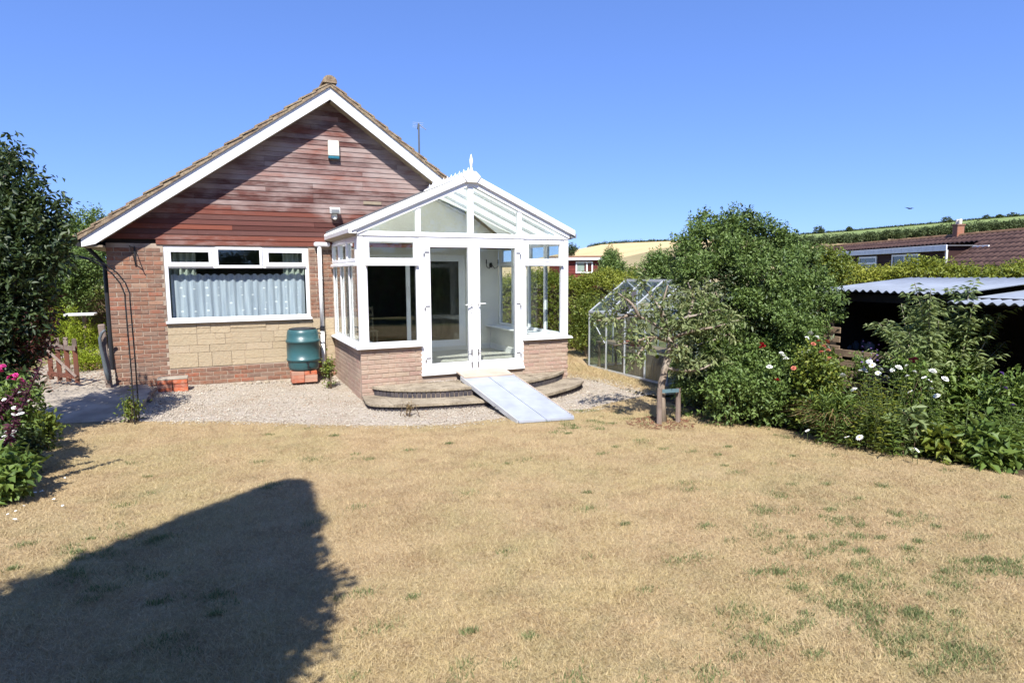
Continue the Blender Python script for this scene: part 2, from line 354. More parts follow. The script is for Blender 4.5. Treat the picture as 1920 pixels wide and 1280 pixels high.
c = t.mix(t.fac(rn, 0, 1), t.mix(.5, c, (.20, .13, .065)), t.mix(.35, c, (.80, .66, .42)))
d1 = t.n('ShaderNodeBsdfDiffuse'); t.l(c, d1.inputs[0]); d2 = t.n('ShaderNodeBsdfTranslucent'); t.l(c, d2.inputs[0])
mx = t.n('ShaderNodeMixShader'); mx.inputs[0].default_value = .3; t.l(d1.outputs[0], mx.inputs[1]); t.l(d2.outputs[0], mx.inputs[2]); M['blade'] = t.done(mx.outputs[0])
t = NT('gravel_bed'); n1 = t.noise(t.pos(), 1.8, 4); v = t.voro(t.pos(), 55)
c = t.mix(t.fac(n1, .4, .7), (.46, .40, .335), (.40, .32, .24)); M['gravel'] = t.done(t.bsdf(c, .95, .1, 0, t.bump(v.outputs['Distance'], 1, .02)))
t = NT('gravel_stone'); rn = t.attr()
M['pebble'] = t.done(t.bsdf(t.ramp(rn, [(0, (.22, .18, .135)), (.15, (.40, .345, .27)), (.5, (.53, .47, .38)), (.75, (.44, .39, .315)), (.92, (.63, .585, .50)), (1, (.40, .265, .165))]), .85, .25))
t = NT('bark_chip'); rn = t.attr(); M['bark'] = t.done(t.bsdf(t.ramp(rn, [(0, (.13, .055, .034)), (.5, (.22, .10, .06)), (1, (.30, .21, .13))]), .9, .15))
t = NT('garden_soil'); n1 = t.noise(t.pos(), 6, 6); M['soil'] = t.done(t.bsdf(t.ramp(n1, [(.35, (.045, .032, .021)), (.65, (.10, .072, .045))]), .97, .1, 0, t.bump(n1, 1, .04)))
t = NT('rough_meadow'); n1 = t.noise(t.pos(), .9, 6); M['meadow'] = t.done(t.bsdf(t.ramp(n1, [(.35, (.10, .12, .04)), (.55, (.24, .21, .10)), (.7, (.34, .26, .14))]), .97, .1))
def fieldmat(name, a, b, sc=.03):
    t = NT(name); n1 = t.noise(t.pos(), sc, 6, .6); return t.done(t.bsdf(t.mix(t.fac(n1, .35, .68), a, b), .97, .05))
M['wheat'] = fieldmat('ripe_wheat', (.58, .44, .24), (.52, .375, .195)); M['stubble'] = fieldmat('brown_stubble', (.32, .26, .15), (.25, .21, .115)); M['pasture'] = fieldmat('green_pasture', (.16, .215, .075), (.21, .245, .10))
def leafmat(name, dark, mid, light, gloss=.35, tr=.28):
    t = NT(name); rn = t.attr(); c = t.ramp(rn, [(0, dark), (.5, mid), (1, light)])
    b = t.bsdf(c, .5, gloss); d2 = t.n('ShaderNodeBsdfTranslucent'); t.l(t.mix(.5, c, (light[0] * 1.5, light[1] * 1.5, light[2])), d2.inputs[0])
    mx = t.n('ShaderNodeMixShader'); mx.inputs[0].default_value = tr; t.l(b, mx.inputs[1]); t.l(d2.outputs[0], mx.inputs[2]); return t.done(mx.outputs[0])
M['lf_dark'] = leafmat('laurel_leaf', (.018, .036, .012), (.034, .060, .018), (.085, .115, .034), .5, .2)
M['lf_bush'] = leafmat('shrub_leaf', (.066, .112, .028), (.12, .185, .046), (.21, .28, .082), .4, .25)
M['lf_apple'] = leafmat('apple_leaf', (.095, .13, .045), (.165, .20, .08), (.28, .30, .14), .3, .25)
M['lf_bed'] = leafmat('border_leaf', (.058, .105, .026), (.12, .185, .042), (.225, .29, .066), .35, .3)
M['lf_budd'] = leafmat('lance_leaf', (.095, .14, .055), (.165, .22, .085), (.29, .335, .155), .3, .3)
M['lf_gold'] = leafmat('golden_hedge_leaf', (.09, .13, .016), (.20, .235, .03), (.36, .36, .06), .35, .3)
M['lf_hedge'] = leafmat('hedge_leaf', (.055, .09, .016), (.12, .165, .026), (.26, .28, .045), .4, .28)
M['lf_con'] = leafmat('juniper_leaf', (.13, .19, .015), (.24, .31, .025), (.36, .40, .04), .25, .25)
M['lf_far'] = leafmat('far_tree_leaf', (.04, .062, .026), (.07, .098, .038), (.115, .14, .058), .15, .15)
M['lf_red'] = leafmat('purple_leaf', (.05, .018, .018), (.10, .032, .028), (.16, .06, .045), .3, .3)
M['lf_dry'] = leafmat('withered_leaf', (.16, .10, .045), (.26, .18, .085), (.36, .28, .15), .2, .3)
M['bract'] = leafmat('acanthus_bract', (.07, .018, .035), (.125, .035, .062), (.19, .08, .11), .3, .25)
M['petalw'] = plain('white_petal', (.82, .82, .78), .6, .2, 0, .04)
M['petaly'] = plain('yellow_flower_eye', (.6, .4, .03), .7)
M['petalp'] = plain('pink_petal', (.62, .045, .24), .6, .2, 0, .1)
M['petalr'] = plain('red_petal', (.45, .012, .03), .6, .2, 0, .1)
M['petalc'] = plain('coral_petal', (.52, .17, .11), .6, .2, 0, .1)
M['petald'] = plain('dark_red_petal', (.18, .012, .05), .6, .2, 0, .1)
M['petalv'] = plain('violet_petal', (.22, .13, .38), .6, .2, 0, .1)
M['bark1'] = woodmat('tree_bark', (.31, .25, .195), (.16, .12, .09), (.36, .32, .27), 1.2)
M['stem'] = plain('green_stem', (.09, .12, .045), .7, .2)
M['stemb'] = plain('brown_stem', (.12, .085, .055), .8, .2)
M['pstem'] = plain('pale_stem', (.30, .27, .2), .8, .2)

# ------------------------------------------------------------------ the ground
def inpoly(x, y, poly):
    poly = np.asarray(poly); inside = np.zeros(x.shape, bool); n = len(poly); j = n - 1
    for i in range(n):
        xi, yi = poly[i]; xj, yj = poly[j]
        c = ((yi > y) != (yj > y)) & (x < (xj - xi) * (y - yi) / (yj - yi + 1e-12) + xi)
        inside ^= c; j = i
    return inside
def sheet(name, poly, mat, dz, cell=.07):
    poly = np.array(poly); x0, y0 = poly.min(0); x1, y1 = poly.max(0)
    nx = int((x1 - x0) / cell) + 1; ny = int((y1 - y0) / cell) + 1
    xs = x0 + np.arange(nx + 1) * cell; ys = y0 + np.arange(ny + 1) * cell
    X, Y = np.meshgrid(xs, ys); Z = g(X, Y) + dz
    V = np.stack([X.ravel(), Y.ravel(), Z.ravel()], 1)
    cx, cy = np.meshgrid(xs[:-1] + cell / 2, ys[:-1] + cell / 2); ok = inpoly(cx.ravel(), cy.ravel(), poly)
    i, j = np.meshgrid(np.arange(nx), np.arange(ny)); a = (j * (nx + 1) + i).ravel()[ok]
    F = np.stack([a, a + 1, a + nx + 2, a + nx + 1], 1)
    used, inv = np.unique(F, return_inverse=True)
    o = npmesh(name, V[used], inv.reshape(F.shape), mat, None, None, 4, loc=(0, 0, 0)); o['kind'] = 'structure'; return o
# surrounding ground, reaching far out
xs = np.concatenate([np.linspace(-160, -12, 14), np.linspace(-10, 14, 49), np.linspace(16, 320, 22)])
ys = np.concatenate([np.linspace(-80, -14, 10), np.linspace(-12, 14, 53), np.linspace(16, 330, 22)])
X, Y = np.meshgrid(xs, ys); Z = g(X, Y) - .05 - .012 * np.maximum(np.hypot(X - 2, Y) - 14, 0) ** .85 
V = np.stack([X.ravel(), Y.ravel(), Z.ravel()], 1); i, j = np.meshgrid(np.arange(len(xs) - 1), np.arange(len(ys) - 1)); a = (j * len(xs) + i).ravel()
o = npmesh('ground', V, np.stack([a, a + 1, a + len(xs) + 1, a + len(xs)], 1), M['meadow'], None, None, 4, loc=(0, 0, 0)); o['kind'] = 'structure'
EDGE = [(-4.3, .15), (-3.4, -.12), (-2.79, -.37), (-2.2, -.5), (-1.61, -.75), (-.9, -1.25), (-.26, -1.63), (.3, -1.92), (.79, -2.08), (1.3, -2.06), (1.7, -2.0), (2.3, -2.12), (2.93, -2.0), (3.5, -1.72), (4.5, -1.35)]
LAWN = EDGE + [(4.55, -2.0), (4.42, -2.56), (4.6, -3.6), (4.72, -4.65), (4.87, -5.62), (5.1, -6.62), (5.5, -8), (6.2, -12), (-4.2, -12), (-3.8, -5), (-3.74, -3.06), (-3.95, -1.5), (-4.15, .0)]
GRAVEL = EDGE + [(4.6, .0), (4.2, .9), (4.2, 2.6), (-3.2, 2.6), (-3.2, -.2)]
sheet('lawn', LAWN, M['lawn'], -.004)
sheet('dry_verge', [(3.85, 2.7), (3.85, .9), (4.6, .2), (4.65, -1.3), (5.45, -1.5), (5.6, 2.2), (7.6, 5.5), (7, 8), (4, 8)], M['lawn'], -.004, .12)
sheet('gravel_yard', GRAVEL, M['gravel'], -.008)
sheet('border_soil', [(4.5, -1.6), (4.42, -2.56), (4.6, -3.6), (4.72, -4.65), (4.87, -5.62), (5.1, -6.62), (5.5, -8), (6.2, -12), (10, -12), (10, -1.4)], M['soil'], -.012, .12)
sheet('left_border_soil', [(-4.15, .0), (-3.95, -1.5), (-3.74, -3.06), (-3.8, -5), (-4.2, -12), (-9, -12), (-9, 1.2), (-4.3, .6)], M['soil'], -.012, .12)
# dry grass blades
def blades(n, poly, hmin, hmax, wid, lean, seed, near=True, xr=(-4.3, 6.3), yr=(-9.6, .2)):
    r = np.random.default_rng(seed); out = []
    tot = 0; P = []
    while tot < n:
        x = r.uniform(*xr, 400000); y = r.uniform(*yr, 400000)
        ok = inpoly(x, y, poly)
        d = np.hypot(x - CAM[0], y - CAM[1])
        if near: ok &= r.uniform(0, 1, len(x)) < np.minimum(1, (3.2 / d) ** 1.25)
        dx = x - CAM[0]; dy = y - CAM[1]; u = (dx * CR[0] + dy * CR[1]); w = dx * CF[0] + dy * CF[1]
        ok &= (np.abs(u) < w * .9 + .5) & (w > 1.5)
        P.append(np.stack([x[ok], y[ok]], 1)); tot += ok.sum()
    P = np.concatenate(P)[:n]; z = g(P[:, 0], P[:, 1])
    cl = .5 + .5 * np.sin(P[:, 0] * 5.1 + 2 * np.sin(P[:, 1] * 3.3)) * np.sin(P[:, 1] * 6.2 + 1.7 * np.sin(P[:, 0] * 4.1)); h = (hmin + (hmax - hmin) * r.uniform(0, 1, n) ** 1.5) * (.65 + .7 * cl); a = r.uniform(0, 2 * np.pi, n); ln = r.uniform(.3, 1, n) * lean
    tip = np.stack([P[:, 0] + np.cos(a) * ln * h * 1.6, P[:, 1] + np.sin(a) * ln * h * 1.6, z + h * (1.05 - .75 * ln)], 1)
    b = r.uniform(0, 2 * np.pi, n); wx = np.cos(b) * wid * .5; wy = np.sin(b) * wid * .5
    v0 = np.stack([P[:, 0] - wx, P[:, 1] - wy, z - .004], 1); v1 = np.stack([P[:, 0] + wx, P[:, 1] + wy, z - .004], 1)
    V = np.stack([v0, v1, tip], 1).reshape(-1, 3); rn = np.repeat(r.uniform(0, 1, n), 3)
    return V, np.arange(n * 3).reshape(-1, 3), rn
VERGE = [(3.85, 6.5), (3.95, .9), (4.7, .1), (4.75, -1.3), (5.47, -1.4), (5.47, 2.2), (6.8, 5.5), (6.6, 6.5)]
V, F, rn = blades(26000, VERGE, .03, .11, .007, .8, 4, False, (3.8, 7), (-1.6, 6.6))
o = npmesh('verge_grass', V, F, M['blade'], None, rn, 3, loc=(0, 0, 0)); o['kind'] = 'stuff'; o['label'] = 'longer dry grass along the greenhouse foot'; o['category'] = 'grass'
V, F, rn = blades(560000, LAWN, .010, .044, .0040, .95, 3)
o = npmesh('dry_grass', V, F, M['blade'], None, rn, 3, loc=(0, 0, 0)); o['kind'] = 'stuff'; o['label'] = 'short parched straw coloured grass of the lawn'; o['category'] = 'grass'
# green grass tufts that survive in the parched lawn
M['gblade'] = leafmat('green_grass_blade', (.085, .125, .045), (.14, .18, .07), (.24, .26, .12), .15, .3)
r = np.random.default_rng(12); cen = []
for (px, py, k, sp) in [(1500, 1040, 34, 190), (1640, 1110, 30, 170), (1760, 1200, 24, 140), (1390, 1180, 16, 180), (1560, 970, 8, 150), (1700, 1000, 12, 160), (1100, 760, 16, 60), (1060, 795, 10, 22), (560, 800, 22, 220), (220, 1010, 14, 110), (160, 1080, 10, 90), (900, 1150, 12, 300), (820, 880, 14, 330), (1300, 930, 14, 260), (350, 1130, 10, 150), (1830, 1060, 14, 90), (1210, 800, 12, 60), (1450, 850, 12, 120)]:
    for _ in range(k):
        q = G(min(max(px + r.normal() * sp * .6, 5), 1915), min(max(py + r.normal() * sp * .32, 770), 1275)); cen.append((q[0], q[1]))
cen = np.array(cen); ok = inpoly(cen[:, 0], cen[:, 1], LAWN); cen = cen[ok]
VV = []; n_ = 0
for (x, y) in cen:
    k = int(r.uniform(30, 120)); R_ = r.uniform(.018, .062)
    px = x + r.normal(size=k) * R_ * 1.2; py = y + r.normal(size=k) * R_ * .8; VV.append(np.stack([px, py], 1))
P = np.concatenate(VV); n = len(P); z = g(P[:, 0], P[:, 1]); h = r.uniform(.015, .04, n); a = r.uniform(0, 6.28, n); ln = r.uniform(.3, 1, n)
tip = np.stack([P[:, 0] + np.cos(a) * ln * h, P[:, 1] + np.sin(a) * ln * h, z + h * (1.05 - .6 * ln)], 1); b = a + 1.57
wv = np.stack([np.cos(b), np.sin(b), 0 * b], 1) * .0032
base = np.stack([P[:, 0], P[:, 1], z - .003], 1)
o = npmesh('green_grass', np.stack([base - wv, base + wv, tip], 1).reshape(-1, 3), np.arange(n * 3).reshape(-1, 3), M['gblade'], None, np.repeat(r.uniform(0, 1, n), 3), 3, loc=(0, 0, 0))
o['kind'] = 'stuff'; o['label'] = 'scattered green tufts surviving in the parched lawn'; o['category'] = 'grass'
# gravel stones
def pebbles(name, n, poly, smin, smax, mat, seed, xr, yr, zoff=0.0, flat=.6):
    r = np.random.default_rng(seed); P = np.zeros((0, 2))
    while len(P) < n:
        q = np.stack([r.uniform(*xr, n * 2), r.uniform(*yr, n * 2)], 1); P = np.concatenate([P, q[inpoly(q[:, 0], q[:, 1], poly)]])
    P = P[:n]; z = g(P[:, 0], P[:, 1]) + zoff
    octa = np.array([(1, 0, 0), (-1, 0, 0), (0, 1, 0), (0, -1, 0), (0, 0, 1), (0, 0, -1.)]); fo = np.array([(0, 2, 4), (2, 1, 4), (1, 3, 4), (3, 0, 4), (2, 0, 5), (1, 2, 5), (3, 1, 5), (0, 3, 5)])
    s = r.uniform(smin, smax, n) * np.where(r.uniform(0, 1, n) < .12, 1.5, 1.0); a = r.uniform(0, 6.28, n)
    v = octa[None] * r.uniform(.55, 1.15, (n, 6, 1)) * s[:, None, None]; v[:, :, 1] *= r.uniform(.6, 1, (n, 1)); v[:, :, 2] *= flat
    v[:, :, :2] += r.normal(size=(n, 6, 2)) * s[:, None, None] * .18
    ca, sa = np.cos(a)[:, None], np.sin(a)[:, None]
    x = v[:, :, 0] * ca - v[:, :, 1] * sa; y = v[:, :, 0] * sa + v[:, :, 1] * ca
    V = np.stack([x + P[:, 0:1], y + P[:, 1:2], v[:, :, 2] + z[:, None] + s[:, None] * .2], 2).reshape(-1, 3)
    F = (fo[None] + (np.arange(n) * 6)[:, None, None]).reshape(-1, 3)
    o = npmesh(name, V, F, mat, None, np.repeat(r.uniform(0, 1, n), 6), 3, loc=(0, 0, 0)); o['kind'] = 'stuff'; return o
o = pebbles('gravel', 34000, [(p[0], p[1] - .05) for p in EDGE[:-1]] + [(4.9, -1.2), (5.0, .0), (4.6, .9), (3.9, 2.3), (-3.15, 2.3), (-3.1, -.1)], .006, .0155, M['pebble'], 5, (-3.3, 5.1), (-2.2, 2.35))
o['label'] = 'loose pale gravel spread around the conservatory'; o['category'] = 'gravel'
band = [(p[0], p[1] + .03) for p in EDGE[2:-1]] + [(p[0], p[1] - .22) for p in EDGE[2:-1]][::-1]
o = pebbles('stray_gravel', 900, band, .006, .014, M['pebble'], 15, (-3.0, 4.0), (-2.5, .0), .004); o['label'] = 'stray gravel stones scattered over the lawn edge'; o['category'] = 'gravel'
o = pebbles('fallen_bark_chips', 520, [(3.39 + .5 * math.cos(k) , -3.2 + .45 * math.sin(k)) for k in np.linspace(0, 6.28, 15)], .008, .024, M['bark'], 6, (2.8, 4), (-3.8, -2.6), .004, .35)
o['label'] = 'reddish bark chips round the apple tree foot'; o['category'] = 'bark'
o = pebbles('leaf_litter', 1500, [(-4.6, 1.2), (-3.3, 1.4), (-3.6, 6), (-5.6, 6)], .01, .025, M['bark'], 8, (-5.6, -3.3), (1.0, 6), .17, .25)
o['label'] = 'dry brown litter lying on the path by the gate'; o['category'] = 'litter'
# concrete path on the left
mb = MB(); mb.prism([(-4.45, -.05), (-3.16, -.32), (-3.02, 1.4), (-3.15, 2.25), (-3.62, 2.36), (-3.62, 9), (-5.4, 9), (-5.2, 3.0), (-4.6, 1.0)], -.3, -.025, 'z'); mb.v = [(x, y, z - (.07 if z > -.1 and y < .2 else 0)) for x, y, z in mb.v]
o = mb.build('path', M['concrete'], loc=(0, 0, 0)); o['kind'] = 'structure'
# fallen white petals on the left of the lawn
mpet = MB(); mpet.add([(-.016, -.01, 0), (.0, -.014, .008), (.018, -.004, .003), (.012, .012, .012), (-.012, .012, .006)], [(0, 1, 4), (1, 2, 3), (1, 3, 4)])
first = None
for k, (px, py) in enumerate([(118, 952), (78, 925), (66, 927), (42, 922), (45, 952), (15, 968), (30, 962), (122, 899), (100, 940), (28, 978), (60, 915)]):
    q = G(px, py); q[2] += .018
    if first is None:
        first = mpet.build('fallen_petal', M['petalw'], loc=(0, 0, 0)); o = first; o.location = q
    else:
        o = first.copy(); COL.objects.link(o); o.location = q
    s_ = random.uniform(.55, 1.2); o.scale = (s_, s_, s_); o.rotation_euler = (0, 0, random.uniform(0, 6)); tag(o, 'white petal fallen on the parched lawn beside the left border', 'petal', 'white petals fallen on the lawn')

# ------------------------------------------------------------------ brickwork helper
def brickmesh(name, L, H, T, mat):
    mb = MB(); mb.box(-L / 2, L / 2, 0, T, -H / 2, H / 2, .005); me = bpy.data.meshes.new(name)
    me.from_pydata(mb.v, [], mb.f); me.materials.append(mat); me.update(); return me
BM = {}
def brick(L, mat, kind='brick'):
    k = (round(L, 3), mat.name, kind)
    if k not in BM: BM[k] = brickmesh(kind, L, .064, .03, mat)
    return BM[k]
def brickrow(parent, x0, x1, z, y, mat, odd, axis='x', dirn=1, flip=False):
    """one stretcher course from x0 to x1; axis 'x': face looks to -Y; axis 'y': face looks to -X (or +X when flip)"""
    p = x0 + (-.1125 if odd else 0)
    while p < x1 - .02:
        a = max(p + .005, x0); b = min(p + .22, x1); p += .225
        if b - a < .035: continue
        L = b - a
        if L < .214: L = round(L / .02) * .02
        me = brick(L, mat); c = (a + b) / 2
        j = random.uniform(-.0025, .0025)
        if axis == 'x': o = link('brick', me, parent, (c, y + j, z))
        else:
            o = link('brick', me, parent, (y + j, c, z)); o.rotation_euler = (0, 0, math.pi / 2 if flip else -math.pi / 2)

# ------------------------------------------------------------------ the bungalow
YH = 2.37; XL = -3.63; XA = .019; XR = 2 * XA - XL
house = thing('bungalow', 'brick bungalow with cedar clad gable and white bargeboards', 'bungalow', (XA, YH, -.12))
def upvcframe(mb, x0, x1, z0, z1, w, ya, yb, c=.006):
    mb.box(x0, x1, ya, yb, z0, z0 + w, c); mb.box(x0, x1, ya, yb, z1 - w, z1, c)
    mb.box(x0, x0 + w, ya + .001, yb - .001, z0 + w, z1 - w, c); mb.box(x1 - w, x1, ya + .001, yb - .001, z0 + w, z1 - w, c)
# masonry core (mortar bed behind the bricks), with openings for the window and the patio recess
mb = MB(); y0 = YH + .008; y1 = YH + .28
mb.box(XL + .006, -2.80, y0, y1, -.3, 2.35); mb.box(-2.80, -.425, y0, y1, -.3, 1.0); mb.box(-.425, .12, y0, y1, -.3, 2.35); mb.box(-2.80, -.425, y0, y1, 2.31, 2.36)
mb.box(XL + .004, XL + .28, y1 + .001, 12, -.3, 2.35); mb.box(XR - .28, XR, 3.08, 12, -.3, 2.35); mb.box(XL, XR, 11.8, 12.05, -.3, 2.35)
mb.build('wall', M['mortar'], house)
for k in range(32):
    z = -.12 + .0375 + .075 * k; odd = k % 2 == 1
    if z < 2.33: brickrow(house, XL, -2.815, z, YH, M['brick'], odd)
    if z < .2: brickrow(house, -2.81, .0, z, YH, M['brick'], odd)
    if .97 < z < 2.33: brickrow(house, -.415, .0, z, YH, M['brick'], odd)
# reconstituted stone panel below the window
rs = random.Random(5); z = .195
def stone(x0, x1, z0, z1):
    mb = MB(); d = rs.uniform(-.004, .006); mb.box(x0 + .0025, x1 - .0025, YH - d, YH + .02, z0 + .0025, z1 - .0025, .004); mb.build('stone', M['stone'], house, loc=((x0 + x1) / 2, YH, z0))
for band in [(.195, .26), (.455, .13), (.585, .2), (.785, .19)]:
    z0, hh = band; x = -2.81
    while x < -.02:
        w = rs.choice([.22, .32, .45, .6]) ; 
        if x + w > -.12: w = -.0 - x
        if hh > .15 and rs.random() < .6:
            f = rs.choice([.4, .5, .6]); stone(x, x + w, z0, z0 + hh * f)
            if w > .4 and rs.random() < .5:
                s_ = rs.uniform(.35, .65); stone(x, x + w * s_, z0 + hh * f, z0 + hh); stone(x + w * s_, x + w, z0 + hh * f, z0 + hh)
            else: stone(x, x + w, z0 + hh * f, z0 + hh)
        else: stone(x, x + w, z0, z0 + hh)
        x += w
# cedar boards of the gable
ZAP = 5.17; SL = .705
mb = MB(); mb.prism([(XL + .02, 2.36), (XR - .02, 2.36), (XR - .02, ZAP - SL * (XR - XA) - .02), (XA, ZAP - .05), (XL + .02, ZAP - SL * (XA - XL) - .02)], YH + .022, YH + .2); mb.build('gable_backing', M['shedwood'], house)
rc = random.Random(11); k = 0; z = 2.335; P_ = .0885
while z < ZAP - .12:
    hw = min((ZAP - z - P_) / SL, XA - XL + .02); x0 = XA - hw; x1 = XA + hw
    if z < 2.40: x0, x1 = -2.9, x1
    if hw < .06: break
    cuts = [x0]
    js = [-2.28 + rc.choice([0, .02]), -1.12, -.30, .62, 1.3, 2.5] if rc.random() < .8 else [-1.7, .2, 1.9]
    rc.shuffle(js); js = sorted(js[:rc.choice([1, 2, 2, 3])])
    for c in js:
        if x0 + .3 < c < x1 - .3: cuts.append(c)
    cuts.append(x1)
    for a, b in zip(cuts[:-1], cuts[1:]):
        mb = MB(); t1 = rc.uniform(.0, .004); lo = rc.uniform(-.002, .002)
        mb.prism([(YH - .012 - t1, z + lo), (YH - .012 - t1, z + .012), (YH - .004, z + P_ - .004), (YH + .022, z + P_ - .004), (YH + .022, z + lo)], a + .0015, b - .0015, 'x')
        mb.build('plank', M['cedar'], house, loc=((a + b) / 2, YH, z))
    z += P_; k += 1
# the slipped pale board and small vent seen on the right of the gable
mb = MB(); mb.box(.62, .97, YH - .03, YH - .018, 3.145, 3.205, .004); mb.build('vent', M['soffit'], house)
# roof: bargeboards, soffit, tile courses
OH = .30; YB = YH - OH
def slope_pt(s, side, h=0.0):
    """point on the roof underside line, s metres from apex measured horizontally, h above the line"""
    return (XA + side * s, ZAP - SL * s + h)
for side in (-1, 1):
    mb = MB(); s1 = 3.93
    poly = [slope_pt(0, side), slope_pt(s1, side), (slope_pt(s1, side)[0], slope_pt(s1, side)[1] - .13), (slope_pt(3.74, side)[0], slope_pt(3.74, side)[1] - .215), slope_pt(0, side, -.215)]
    mb.prism(poly, YB, YB + .025); mb.build('bargeboard', M['gloss'], house)
    mb = MB(); mb.prism([slope_pt(.03, side, -.20), slope_pt(3.74, side, -.20), slope_pt(3.74, side, -.185), slope_pt(.03, side, -.185)], YB + .026, YH + .02); mb.build('soffit', M['soffit'], house)
    ca = 1 / math.hypot(1, SL); n = 16; ds = 3.98 / n
    for i in range(n):
        sa = i * ds; sb = (i + 1) * ds + .05
        za = ZAP - SL * sa + .075; zb = ZAP - SL * sb + .115
        for (ya, yb, nm) in ((YB - .045, YB + .29, 'verge_tile'), (YB + .294, 12.2, 'tile_course')):
            mb = MB(); jz = random.uniform(-.004, .006) if nm == 'verge_tile' else 0; jy = random.uniform(-.008, .008) if nm == 'verge_tile' else 0
            mb.prism([(XA + side * sa, za + jz), (XA + side * sb, zb + jz), (XA + side * sb, zb - .03 + jz), (XA + side * sa, za - .03 + jz)], ya + jy, yb)
            mb.build(nm, M['tile'], house, loc=(XA + side * sa, ya, za))
    mb = MB(); mb.prism([slope_pt(0, side, .002), slope_pt(3.97, side, .002), slope_pt(3.97, side, .058), slope_pt(0, side, .058)], YB - .035, YB + .12); mb.build('verge_mortar', M['tile'], house)
    mb = MB(); mb.prism([slope_pt(0, side, -.1), slope_pt(3.9, side, -.1), slope_pt(3.9, side, -.004), slope_pt(0, side, -.004)], YH + .21, 12.0); mb.build('roof_deck', M['shedwood'], house)
for i in range(22):
    y = YB - .06 + i * .45; mb = MB(); pr = [(XA + .125 * math.cos(a), ZAP + .075 + .115 * math.sin(a)) for a in np.linspace(-.15, math.pi + .15, 11)]
    mb.prism(pr, y, y + .446); mb.build('ridge_tile', M['tile'], house, loc=(XA, y, ZAP))
mb = MB(); mb.prism([(XA - 1.36, ZAP - SL * 1.36 + .12), (XA - 1.26, ZAP - SL * 1.26 + .12), (XA - 1.26, ZAP - SL * 1.26 + .19), (XA - 1.36, ZAP - SL * 1.36 + .20)], 4.6, 4.75); mb.build('flue_cowl', M['blackp'], house)
# eaves soffit box end and black downpipe on the left corner
mb = MB(); mb.box(-3.92, XL, YB + .03, 11.9, 2.27, 2.30); mb.build('eaves_soffit', M['soffit'], house)
mb = MB(); mb.tube([(-3.96, YB + .02, 2.33), (-3.96, 11.9, 2.33)], .055, 10); mb.build('eaves_gutter', M['blackp'], house)
mb = MB(); mb.tube([(-3.95, 2.75, 2.3), (-3.80, 2.72, 2.12), (-3.70, 2.7, 1.98), (-3.70, 2.7, .2)], .034, 10); mb.build('corner_downpipe', M['blackp'], house)
# big bedroom window
win = MB(); WX0, WX1, WZ0, WZ1 = -2.80, -.425, 1.01, 2.32; YF = YH + .02; YG = YH + .055
wf = MB(); upvcframe(wf, WX0, WX1, WZ0, WZ1, .062, YF, YF + .07)
wf.box(WX0 + .062, WX1 - .062, YF + .002, YF + .068, 1.93, 1.985, .005); wf.box(-2.055, -2.0, YF + .002, YF + .068, 1.985, WZ1 - .062, .005); wf.box(-1.225, -1.17, YF + .002, YF + .068, 1.985, WZ1 - .062, .005)
window = wf.build('window', M['upvc'], house)
mb = MB(); mb.prism([(YH - .06, .985), (YH - .06, 1.005), (YH + .02, 1.022), (YH + .09, 1.022), (YH + .09, .985)], WX0 - .02, WX1 + .02, 'x'); mb.build('window_sill', M['upvc'], window)
for a, b in ((WX0 + .062, -2.055), (-1.17, WX1 - .062)):
    mb = MB(); upvcframe(mb, a + .004, b - .004, 1.99, WZ1 - .066, .045, YF - .014, YF + .05); mb.build('sash', M['upvc'], window)
    mb = MB(); mb.prism([(YF - .04, 1.962), (YF - .04, 1.97), (YF - .001, 1.984), (YF - .001, 1.962)], a - .01, b + .01, 'x'); mb.build('drip_bar', M['upvc'], window)
mb = MB(); upvcframe(mb, -1.996, -1.229, 1.935, WZ1 - .02, .045, YF - .03, YF + .045); mb.build('sash', M['upvc'], window)
for a, b, c, d in ((WX0 + .05, -2.04, 1.98, 2.28), (-2.01, -1.21, 1.95, 2.29), (-1.18, WX1 - .05, 1.98, 2.28), (WX0 + .05, WX1 - .05, 1.06, 1.94)):
    mb = MB(); mb.box(a, b, YF + .03, YF + .034, c, d); mb.build('pane', M['glass'], window)
# gutter stub and white downpipe by the conservatory
mb = MB(); mb.box(-.33, -.04, YH - .13, YH - .022, 2.33, 2.41, .02); mb.build('gutter_stub', M['upvc'], house)
dp = MB(); dp.tube([(-.235, YH - .075, 2.33), (-.235, YH - .075, .84)], .036, 14); dpo = dp.build('downpipe', M['upvc'], house, True)
mb = MB(); mb.tube([(-.235, YH - .075, .76), (-.235, YH - .075, .12), (-.225, YH - .09, .06), (-.19, YH - .15, .01)], .036, 14); mb.build('lower_pipe', M['upvc'], dpo, True)
mb = MB(); mb.lathe([(.044, 0), (.044, .085)], (-.235, YH - .075, .757), 16); mb.tube([(-.27, YH - .08, .80), (-.33, YH - .12, .80), (-.36, YH - .2, .76), (-.33, YH - .26, .73), (-.27, YH - .25, .72)], .012, 8); mb.build('diverter', M['blackp'], dpo)
mb = MB(); mb.lathe([(.042, 0), (.042, .05)], (-.235, YH - .075, 1.72), 16); mb.build('pipe_collar', M['upvc'], dpo)
